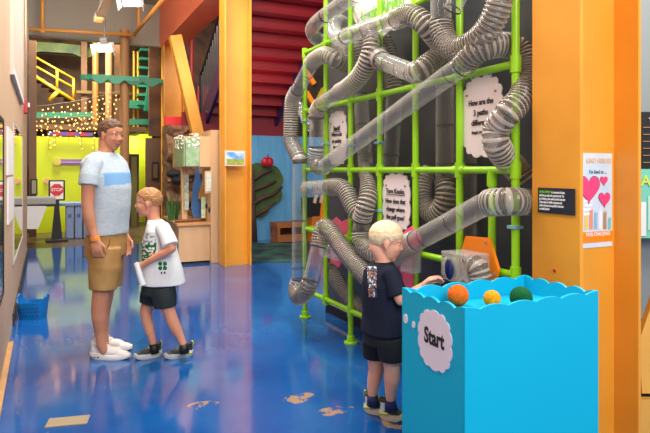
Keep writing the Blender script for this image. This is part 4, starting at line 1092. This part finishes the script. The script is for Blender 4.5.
def shoe(parent, heel, toe, w, h, m_up, m_sole, m_acc=None, name='shoe', heel_lift=0.0, panel=None, collar=1.0):
    heel = Vector((heel.x, heel.y, 0)); toe = Vector((toe.x, toe.y, 0)); d = (toe - heel); L = d.length; d.normalize(); s = UZ.cross(d)
    def pt(x, y, z): return heel + d * (x * L) + s * (y * w) + UZ * z
    up = MB()
    for x, y, z, rx, ry, rz in ((.14, 0, h * .48, .13, .36, h * .40), (.32, 0, h * .50, .22, .40, h * .42), (.55, .0, h * .40, .26, .46, h * .33), (.78, 0, h * .30, .21, .42, h * .22)):
        R = Matrix((d, s, UZ)).transposed(); up.sphere(pt(x, y, z), (rx * L, ry * w, rz), 18, R)
    up.tube([pt(.23, 0, h * .5), pt(.215, 0, h * .82), pt(.20, 0, h * 1.02)], [.36 * w, .38 * w, .37 * w], 18)
    up.chain([(pt(.07, 0, h * .7), .012), (pt(.05, 0, h * 1.02), .011)], 8)
    o = remeshed(up, name, [m_up] + ([panel[0]] if panel else []), parent, .0045, 3, .5, (lambda c, nn: 1 if panel[1]((c - heel).dot(d) / L, c.z / h) else 0) if panel else None)
    # sole: rounded outline
    out = []
    N = 36
    for k in range(N):
        a = 2 * PI * k / N; x = .5 - .5 * math.cos(a); wd = (.40 + .12 * math.sin(PI * min(1, x * 1.15)) + (.03 if x > .5 else 0)) * w
        out.append((x * L * 1.02 - .01 * L, (1 if a < PI else -1) * wd * min(1, (1 - abs(2 * x - 1) ** 5) ** .5)))
    mb = MB(); rings = []
    for z, k in ((.0, .94), (.008, 1.0), (.026, 1.01), (.034, .95)):
        r = []
        for x, y in out:
            zz = z + (.012 * max(0, (x / L - .72) / .28) ** 2 + .006 * max(0, (.12 - x / L) / .12)) + (.012 if z > .02 and x / L < .35 else 0)
            r.append(heel + d * (L / 2 + (x - L / 2) * k) + s * (y * k) + UZ * zz)
        rings.append(r)
    mb.rings(rings); so = mb.build('sole', m_sole, o, 'auto')
    if m_acc:
        mb = MB(); mb.tube([pt(.02, .0, .03)] + [pt(x, sd * .5, .032) for sd in (1,) for x in (.1, .3, .48)], .006, 6); mb.tube([pt(.02, .0, .03)] + [pt(x, -.5, .032) for x in (.1, .3, .48)], .006, 6)
        mb.build('sole_accent', m_acc, o, True)
        MB().tube([pt(.03, 0, h * .7), pt(.0, 0, h * .95), pt(.04, 0, h * 1.12)], .007, 8).build('pull_tab', m_acc, o, True)
    for k in range(4):
        x = .40 + .075 * k; z = h * (.93 - .135 * k)
        MB().tube([pt(x, -.24, z - .012), pt(x + .01, 0, z + .004), pt(x, .24, z - .012)], .0045, 6).build('lace', m_acc if m_acc and k % 2 else m_sole, o, True)
    return o

# ------------------------------------------------------------------ MAN
def man():
    d0 = 4.37
    P = lambda px, py, dz=0.0: W(px, py, d0 + dz)
    sk = skin_mat('man_skin', (212, 148, 116), (198, 132, 102)); lip = mat('man_lip', (192, 122, 98), .5)
    root = thing('person', PF(108, 356), 'man in a white and pale blue t-shirt and khaki shorts standing, smiling at the boy', 'person')
    a = math.radians(22); Ft = (RV * math.cos(a) - FV * math.sin(a)).normalized(); Lt = UZ.cross(Ft)
    ah = math.radians(24); f, l, u = frame_axes(RV * math.cos(ah) - FV * math.sin(ah) - UZ * .10)
    hc = P(111.3, 135.2, .0); H = .238
    b = MB(); head_shapes(b, hc, f, l, u, H, 1)
    b.chain([(hc - f * .045 - u * .04, .058), (P(106.5, 150, .01), .058), (P(105, 157, .0), .068)])
    torso(b, [(P(104.5, 156), .12, .07), (P(105.5, 165), .17, .09), (P(107, 180), .165, .11), (P(108, 205), .15, .11), (P(107, 235), .15, .105), (P(106.5, 252), .15, .105)], Ft, Lt)
    # right (near) arm
    wr = P(95.5, 239.5, -.215)
    b.chain([(P(92, 166, -.17), .056), (P(88.5, 184, -.21), .05), (P(87.5, 204, -.22), .043), (P(88.8, 216, -.22), .043), (P(92, 229, -.21), .035), (wr, .027)])
    hand_shapes(b, wr, P(97.5, 262, -.225) - wr, FV + RV * .15, .185, RV, .62)
    # left (far) arm
    wl = P(125.5, 236, .17)
    b.chain([(P(117, 165, .15), .054), (P(120, 186, .2), .046), (P(121.5, 203, .22), .04), (P(124, 222, .2), .035), (wl, .027)])
    hand_shapes(b, wl, P(128, 258, .15) - wl, -FV, .18, RV, .45)
    # legs
    b.chain([(P(104, 254, -.085), .07), (P(103.5, 275, -.10), .07), (P(101.2, 294, -.10), .063), (P(99.6, 310, -.10), .062), (P(99.6, 318, -.10), .057), (P(100.5, 332, -.09), .043), (P(101.5, 344, -.09), .037), (P(103.5, 350, -.09), .03)])
    b.chain([(P(108, 254, .08), .07), (P(108, 275, .10), .068), (P(105, 294, .10), .064), (P(102, 312, .10), .06), (P(103, 332, .10), .042), (P(104, 340, .10), .036), (P(105.5, 345, .10), .03)])
    remeshed(b, 'body', [sk, lip], root, .0055, 4, .5, face_assign(hc, f, l, u, H))
    hm = mat('man_hair', (112, 76, 52), .6, noise_amt=.35, noise_scale=70, rgb2=(80, 52, 36))
    face_parts(root, hc, f, l, u, H, hm, 'brown')
    MB().tube([hc + (f * a_ + l * b_ + u * h_) * H for a_, b_, h_ in ((.255, -.15, -.235), (.315, -.08, -.258), (.345, 0, -.264), (.315, .08, -.258), (.255, .15, -.235))], .011 * H, 8).build('mouth', mat('mouth_line', (136, 70, 62), .5), root, True)
    def keep(p, n):
        return p.z - line(p.x, ((-.5, -.22), (-.2, -.16), (-.13, .08), (.0, .08), (.04, -.02), (.09, .05), (.12, .16), (.3, .25)))
    hair_cap(root, hc, f, l, u, H, hm, .05, .05, keep, 1)
    # stubble beard tone is part of the skin; clothes
    heather = mat('shirt_heather', (192, 206, 216), .8, .2, noise_amt=.10, noise_scale=26, rgb2=(176, 190, 204), stretch=(1, 1, 3)); stripe = mat('shirt_stripe', (124, 172, 220), .8, .2)
    s = MB()
    torso(s, [(P(105, 152.5), .085, .075), (P(104.5, 156.5), .15, .092), (P(104.5, 163), .198, .115), (P(106, 174), .198, .137), (P(107.6, 188), .18, .145), (P(108.2, 206), .170, .138), (P(107.3, 222), .168, .130), (P(106.8, 234), .17, .128)], Ft, Lt, 32, 2.5)
    s.chain([(P(94, 163, -.15), .07), (P(89.5, 175, -.2), .068)]); s.tube([P(89.5, 175, -.2), P(88.2, 185.5, -.215)], [.069, .069], 20)
    s.chain([(P(115, 162, .14), .066), (P(119, 175, .18), .064)]); s.tube([P(119, 175, .18), P(120.5, 186, .2)], [.062, .063], 20)
    zt_, zb_ = P(0, 173.5).z, P(0, 187).z; x0 = P(101, 180)
    def asg(c, n):
        if zb_ + (c - x0).dot(RV) * .12 < c.z < zt_ + (c - x0).dot(RV) * .05 and (c - x0).dot(RV) > -.02 and (c - P(89, 180, -.21)).length > .105: return 1
        return 0
    sh = remeshed(s, 'shirt', [heather, stripe], root, .007, 4, .5, asg)
    MB().tube([P(105.6, 152.6) + Ft * (.066 * math.cos(k * PI / 12)) + Lt * (.070 * math.sin(k * PI / 12)) + UZ * (-.014 * math.cos(k * PI / 12)) for k in range(25)], .008, 8, False).build('collar', heather, sh, True)
    kh = mat('khaki', (186, 146, 92), .8, .2, noise_amt=.12, noise_scale=10, rgb2=(164, 124, 74), bump=.25, bscale=9)
    q = MB()
    torso(q, [(P(106.6, 231), .158, .118), (P(106.2, 243), .166, .124), (P(105.5, 256), .166, .127)], Ft, Lt)
    q.tube([P(105, 248, -.075), P(104.5, 268, -.09), P(102.8, 289.5, -.10)], [.114, .113, .098], 24)
    q.tube([P(108.5, 248, .075), P(110, 268, .09), P(110, 285.5, .10)], [.108, .102, .092], 24)
    sho = remeshed(q, 'shorts', kh, root, .007, 4)
    MB().tube([P(111, 236, -.175), P(109, 245, -.19), P(104.5, 252, -.185)], .004, 6).build('pocket_seam', mat('khaki_dark', (120, 88, 48), .8), sho, True)
    wb = wr + (P(92, 229, -.21) - wr) * .12; ax = (P(97, 250, -.19) - P(92, 229, -.21)).normalized()
    MB().tube([wb - ax * .013, wb + ax * .013], [.0335, .033], 24).build('wristband', mat('wristband_orange', (246, 156, 60), .5), root, 'auto')
    wm = mat('shoe_white', (228, 222, 220), .6); ws = mat('sole_white', (240, 236, 232), .5)
    for hx, hy, tx, ty in ((90.5, 357.5, 130, 359), (93, 349, 132, 350.5)):
        hp, tp = PF(hx, hy), PF(tx, ty); sh_ = shoe(root, hp, tp, .100, .118, wm, ws)
        d = (tp - hp).normalized()
        for k in range(3):
            c = hp + d * (.03 + .028 * k) - UZ.cross(d) * .0515 + UZ * .02; MB().sphere(c, (.008, .005, .005), 8).build('sole_hole', M_band, sh_, True)
man()

# ------------------------------------------------------------------ OLDER BOY (left)
def older_boy():
    d0 = 4.32
    P = lambda px, py, dz=0.0: W(px, py, d0 + dz)
    sk = skin_mat('boy_skin', (220, 156, 128), (208, 140, 112)); lip = mat('boy_lip', (204, 112, 108), .5)
    root = thing('person', PF(162, 357), 'boy in a white t-shirt with green print and dark shorts facing the man', 'person')
    a = math.radians(12); Ft = (-RV * math.cos(a) - FV * math.sin(a)).normalized(); Lt = UZ.cross(Ft)
    ah = math.radians(12); f, l, u = frame_axes(-RV * math.cos(ah) - FV * math.sin(ah) + UZ * .02)
    hc = P(147.6, 203.2); H = .225
    b = MB(); head_shapes(b, hc, f, l, u, H, 1)
    b.chain([(hc - f * .04 - u * .04, .047), (P(153.5, 219), .045), (P(156, 225), .055)])
    torso(b, [(P(156.5, 224), .09, .055), (P(158, 232), .125, .075), (P(159, 245), .12, .085), (P(161, 262), .115, .09), (P(160, 280), .11, .085), (P(159, 288), .10, .08)], Ft, Lt)
    wl = P(142.5, 265, -.17)
    b.chain([(P(164, 231, -.13), .042), (P(169, 241, -.17), .038), (P(171.5, 248.5, -.19), .033), (P(163, 253.5, -.2), .030), (P(152, 259.5, -.19), .026), (wl, .021)])
    hand_shapes(b, wl, P(133, 271, -.14) - wl, (FV * .8 - UZ * .5), .135, -RV * .3 + UZ, .7)
    wr = P(143.5, 264, .03)
    b.chain([(P(152, 230, .12), .042), (P(148.5, 243, .17), .037), (P(148.5, 252, .17), .033), (P(146.5, 259, .1), .027), (wr, .021)])
    hand_shapes(b, wr, P(136, 270, -.05) - wr, -FV, .13, UZ, .7)
    b.chain([(P(162, 295, -.06), .062), (P(166, 304, -.075), .056), (P(169.5, 312, -.08), .046), (P(172, 320, -.08), .045), (P(175.5, 328, -.08), .042), (P(180.5, 338, -.08), .03), (P(183, 344, -.08), .027), (P(184, 349, -.08), .02)])
    b.chain([(P(153, 294, .06), .06), (P(149, 302, .06), .052), (P(146, 311, .05), .045), (P(146.8, 318, .04), .042), (P(149, 328, .03), .039), (P(152, 338, .02), .029), (P(153.2, 344, .02), .026), (P(154, 350, .01), .02)])
    remeshed(b, 'body', [sk, lip], root, .005, 4, .5, face_assign(hc, f, l, u, H))
    hm = mat('boy_hair', (196, 144, 92), .6, noise_amt=.3, noise_scale=70, rgb2=(160, 110, 66))
    face_parts(root, hc, f, l, u, H, mat('boy_brow', (150, 106, 70), .7), 'brown', 1)
    def keep(p, n):
        return p.z - line(p.x, ((-.5, -.16), (-.22, -.12), (-.14, .09), (.02, .09), (.05, .03), (.10, .08), (.16, .17), (.3, .20)))
    hair_cap(root, hc, f, l, u, H, hm, .05, .05, keep, 5)
    tw = mat('tee_white', (236, 238, 240), .8, .2, noise_amt=.04, noise_scale=9, rgb2=(224, 226, 232), bump=.2, bscale=10); tg = mat('tee_green', (22, 112, 66), .8, .2); tk = mat('tee_grey_print', (150, 160, 164), .8); to = mat('tee_orange_print', (224, 110, 50), .8)
    s = MB()
    torso(s, [(P(155, 219.5), .06, .052), (P(156.5, 223), .105, .07), (P(158, 230), .15, .09), (P(159, 241), .152, .115), (P(160.5, 256), .150, .132), (P(162.5, 270), .155, .148), (P(163.5, 283), .162, .16)], Ft, Lt, 32, 2.4)
    s.chain([(P(163, 229, -.12), .056), (P(167, 237, -.155), .056)]); s.tube([P(167, 237, -.155), P(170.5, 246, -.185)], [.057, .06], 18)
    s.chain([(P(153, 229, .12), .052), (P(150, 238, .155), .052)]); s.tube([P(150, 238, .155), P(148, 246, .17)], [.052, .055], 18)
    def inv(c):     # back to photo coordinates at the figure's own place
        v = c - Vector((0, 0, CH)); dd = v.dot(FV); return 325 + F * v.dot(RV) / dd, HY - F * v.z / dd
    def asg(c, n):
        x, y = inv(c)
        if n.dot(FV) > .25: return 0
        if ((x - 162.5) ** 2 + (y - 266) ** 2) < 30: 
            for ox, oy in ((-2.3, -2.2), (2.3, -2.2), (-2.3, 2.1), (2.3, 2.1)):
                if (x - 162.5 - ox) ** 2 + (y - 266 - oy) ** 2 < 4.6: return 1
        if 160.5 < x < 165.5 and 271.6 < y < 273.8 and abs(abs(x - 163) - 1.6) < 1.0: return 4
        t = noise.noise(Vector((x * .33, y * .42, 0)))
        if x < 156.5 - .10 * abs(y - 246) and 233 < y < 262:
            if y > 243 and t > -.10: return 1
            if y <= 243 and t > .12: return 2
            if y > 252 and t < -.32: return 3
        return 0
    sh = remeshed(s, 'shirt', [tw, tg, tk, to, M_band], root, .0055, 4, .5, asg)
    ds = mat('boy_shorts', (46, 54, 58), .7, .3, noise_amt=.1, noise_scale=8, bump=.2, bscale=10)
    q = MB()
    torso(q, [(P(159, 279), .128, .11), (P(159, 286), .135, .118), (P(158.5, 293), .135, .12)], Ft, Lt)
    q.tube([P(162, 289, -.06), P(164.5, 298, -.07), P(165.5, 307.5, -.075)], [.098, .09, .078], 22)
    q.tube([P(154, 289, .055), P(151, 297, .055), P(149, 304, .05)], [.094, .085, .072], 22)
    remeshed(q, 'shorts', ds, root, .006, 4)
    gm = mat('shoe_charcoal', (44, 46, 50), .6); gs = mat('sole_grey', (196, 200, 204), .5); ac = mat('accent_lime', (204, 220, 60), .5)
    for i, (hx, hy, tx, ty, ax, ay, ad) in enumerate(((161.5, 355, 134, 360, 154.5, 349, .01), (193, 355, 164, 359.5, 184.5, 349, -.08))):
        shoe(root, PF(hx, hy), PF(tx, ty), .080, .098, gm, gs, ac)
        MB().tube([P(ax - 1, ay - 5, ad), P(ax, ay + 4, ad)], [.031, .036], 18).build('sock', M_black, root, True)
    return P(141, 272, -.10)
bt = older_boy()
# white bottle held by the boy
t = thing('paper_scoop', bt, 'small white rolled paper tube held in the older boy\'s hands', 'paper tube')
d = (W(143, 285, 4.12) - W(136.5, 264, 4.12)).normalized()
c = W(139.2, 273, 4.13)
MB().tube([c - d * .075, c + d * .02, c + d * .085], [.018, .021, .023], 16).build('tube', mat('paper_white', (228, 234, 242), .5), t, 'auto')
MB().tube([c + d * .085, c + d * .089], [.025, .025], 16).build('rim', M_white, t, 'auto')

# ------------------------------------------------------------------ BLOND BOY (right)
def blond_boy():
    d0 = 3.27
    P = lambda px, py, dz=0.0: W(px, py, d0 + dz)
    sk = skin_mat('blond_skin', (232, 178, 154), (220, 158, 134)); lip = mat('blond_lip', (206, 120, 112), .5)
    root = thing('person', PF(384, 416), 'blond boy in a navy t-shirt and black shorts standing behind the blue bin', 'person')
    a = math.radians(28); Ft = (RV * math.cos(a) + FV * math.sin(a)).normalized(); Lt = UZ.cross(Ft)
    ah = math.radians(6); f, l, u = frame_axes(RV * math.cos(ah) - FV * math.sin(ah) * .6 - UZ * .16)
    hc = P(387.2, 242.0); H = .225
    b = MB(); head_shapes(b, hc, f, l, u, H, 1)
    b.chain([(hc - f * .05 - u * .04, .046), (P(383.5, 260), .042), (P(382, 267), .05)])
    torso(b, [(P(382.5, 265), .08, .05), (P(382.5, 274), .11, .065), (P(382.5, 290), .11, .075), (P(382.5, 310), .105, .078), (P(383, 328), .10, .07), (P(383, 338), .10, .07)], Ft, Lt)
    wr = P(423, 286, -.17)
    b.chain([(P(391, 277, -.11), .038), (P(396, 290, -.13), .034), (P(401, 300, -.15), .031), (P(409, 296, -.16), .029), (P(416, 291, -.17), .024), (wr, .019)])
    hand_shapes(b, wr, P(440, 275, -.16) - wr, (FV * .3 + RV * .35 - UZ * .6), .13, (-FV * .7 + UZ * .6), .6)
    wl = P(424, 285, .06)
    b.chain([(P(377, 276, .11), .038), (P(389, 290, .17), .033), (P(398, 299, .19), .030), (P(412, 292, .12), .024), (wl, .019)])
    hand_shapes(b, wl, P(440, 276, .02) - wl, (RV * .4 - UZ * .6), .125, (FV * .7 + UZ * .6), .5)
    b.chain([(P(377, 344, .05), .055), (P(376, 356, .055), .05), (P(376, 370, .055), .043), (P(374.5, 379, .055), .041), (P(372.8, 388, .055), .033), (P(372.6, 395, .05), .026), (P(373, 400, .05), .02)])
    b.chain([(P(389.5, 344, -.055), .055), (P(391, 357, -.06), .05), (P(392, 370, -.06), .043), (P(391.5, 380, -.06), .043), (P(390.6, 391, -.06), .033), (P(390.6, 399, -.06), .026), (P(391, 404, -.06), .02)])
    remeshed(b, 'body', [sk, lip], root, .0048, 4, .5, face_assign(hc, f, l, u, H))
    hm = mat('blond_hair', (240, 224, 190), .6, noise_amt=.2, noise_scale=60, rgb2=(216, 194, 152))
    face_parts(root, hc, f, l, u, H, mat('blond_brow', (196, 156, 112), .7), 'blue')
    def keep(p, n):
        return p.z - line(p.x, ((-.5, -.2), (-.2, -.16), (-.13, .07), (.02, .07), (.05, -.01), (.10, .03), (.18, .11), (.3, .13)))
    hair_cap(root, hc, f, l, u, H, hm, .05, .022, keep, 8, 'hair', (.435, .352, .395))
    nv = mat('tee_navy', (26, 32, 52), .8, .2, noise_amt=.1, noise_scale=8, bump=.25, bscale=9); p1 = mat('tee_print_orange', (206, 130, 70), .8); p2 = mat('tee_print_white', (220, 224, 230), .8); p3 = mat('tee_print_blue', (90, 120, 160), .8)
    s = MB()
    torso(s, [(P(383, 261.5), .058, .05), (P(382.5, 265.5), .10, .062), (P(382.5, 272), .138, .08), (P(382.5, 284), .140, .097), (P(383, 300), .136, .10), (P(383, 316), .138, .10), (P(382.5, 332), .142, .108)], Ft, Lt, 32, 2.4)
    s.chain([(P(390, 274, -.10), .05), (P(394, 283, -.12), .05)]); s.tube([P(394, 283, -.12), P(398.5, 296, -.145)], [.051, .054], 18)
    s.chain([(P(377, 274, .10), .048), (P(385, 283, .15), .048)]); s.tube([P(385, 283, .15), P(392, 293, .175)], [.048, .05], 18)
    def inv(c):
        v = c - Vector((0, 0, CH)); dd = v.dot(FV); return 325 + F * v.dot(RV) / dd, HY - F * v.z / dd
    def asg(c, n):
        x, y = inv(c)
        if n.dot(FV) > .1: return 0
        if 367 + .05 * (y - 264) < x < 376.5 and 266 < y < 297:
            t = noise.noise(Vector((x * .45, y * .35, 3)))
            if t > .22: return 1
            if t < -.2: return 2
            if -.06 < t < .06: return 3
        return 0
    remeshed(s, 'shirt', [nv, p1, p2, p3], root, .005, 4, .5, asg)
    bk = mat('shorts_black', (30, 32, 36), .7, .3, noise_amt=.15, noise_scale=8, bump=.25, bscale=10)
    q = MB()
    torso(q, [(P(383, 328), .12, .09), (P(383, 336), .128, .098), (P(383, 343), .13, .098)], Ft, Lt)
    q.tube([P(376.5, 338, .055), P(375.5, 348, .058), P(375, 357.5, .06)], [.082, .078, .07], 22)
    q.tube([P(390, 338, -.055), P(391.5, 348, -.06), P(392, 360, -.06)], [.084, .080, .073], 22)
    remeshed(q, 'shorts', bk, root, .005, 4)
    om = mat('shoe_olive', (62, 66, 56), .7); cs = mat('sole_cream', (226, 212, 196), .6); pale = mat('shoe_pale_panel', (206, 226, 234), .5); ac = mat('accent_olive_lime', (176, 196, 60), .5)
    for (hx, hy, tx, ty, ax, ay, ad) in ((364.5, 410, 387, 414.5, 373, 400, .05), (379.5, 416, 404, 421.5, 391, 405, -.06)):
        shoe(root, PF(hx, hy), PF(tx, ty), .076, .105, om, cs, ac, panel=(pale, lambda x, z: x < .34 and .45 < z < .86 and x > .10))
        MB().tube([P(ax - .5, ay - 5, ad), P(ax, ay + 5, ad)], [.0305, .036], 18).build('sock', mat('sock_navy', (24, 40, 90), .8), root, True)
blond_boy()
# ================================================================== LIGHT AND CAMERA
def area(name, loc, target, size, power, col=(1, .95, .88), sy=None):
    L = bpy.data.lights.new(name, 'AREA'); L.energy = power; L.color = col; L.size = size
    if sy: L.shape = 'RECTANGLE'; L.size_y = sy
    o = bpy.data.objects.new(name, L); COL.objects.link(o); o.location = loc
    o.rotation_euler = (Vector(target) - Vector(loc)).to_track_quat('-Z', 'Y').to_euler(); return o
area('ceiling_light', (1.2, -2.2, 4.4), (1.8, 3, .9), 2.6, 300)
area('ceiling_light', (1.0, 3.6, 4.9), (1.2, 3.8, 0), 1.6, 165)
area('ceiling_light', (.9, 7.2, 4.9), (1.0, 7.4, 0), 1.6, 170)
area('ceiling_light', (3.4, 8.6, 4.9), (3.3, 10.6, 1.5), 1.0, 240)
area('lime_room_light', (.5, 13.7, 4.8), (.6, 14.3, 1.0), .9, 360, (1, .95, .8))
area('mezzanine_light', (2.0, 15.9, 4.85), (-.6, 17.4, 3.0), .8, 28, (1, .85, .65))
area('recess_light', (2.2, 15.4, 2.2), (2.2, 16.2, 1.2), .4, 16, (1, .95, .7))
area('hall_light', (4.6, 1.2, 4.4), (3.0, 1.8, 1.0), 1.2, 160)
area('added_soffit_uplight', (.2, 9.6, 4.0), (.2, 13.0, 5.0), 1.2, 60, (1, .86, .68))  # added uplight with no fitting of its own, lifts the dark soffit
area('added_left_wall_fill', (2.0, 5.2, 4.85), (-.26, 7.0, 1.6), .8, 130)  # unseen fill, added to brighten the left wall
area('added_rock_fill', (1.6, 9.5, 3.7), (1.75, 11.0, 1.2), .4, 10)  # no lamp hangs here; added to lighten the shadowed rock
area('added_stair_uplight', (3.3, 9.4, 2.5), (3.5, 9.3, 4.5), .8, 9)  # invented light from below, brightens the underside of the red stairs
wd = bpy.data.worlds.new('world'); sc.world = wd; wd.use_nodes = True
wd.node_tree.nodes['Background'].inputs[0].default_value = (1, .97, .94, 1)
wd.node_tree.nodes['Background'].inputs[1].default_value = .62
cam = bpy.data.cameras.new('camera'); co = bpy.data.objects.new('camera', cam); COL.objects.link(co)
co.location = (0, 0, CH); co.rotation_euler = (PI / 2, 0, -math.atan2(SN, CS))
cam.sensor_width = 36; cam.lens = 36 * F / 650; cam.shift_y = -46.5 / 650; cam.clip_end = 100; cam.clip_start = .05
sc.camera = co
sc.view_settings.view_transform = 'Standard'; sc.view_settings.look = 'None'; sc.view_settings.exposure = -0.06; sc.view_settings.gamma = 1; sc.view_settings.use_curve_mapping = False
sc.cycles.transparent_max_bounces = 24; sc.cycles.max_bounces = 8; sc.cycles.use_denoising = True
sc.cycles.sample_clamp_indirect = 6
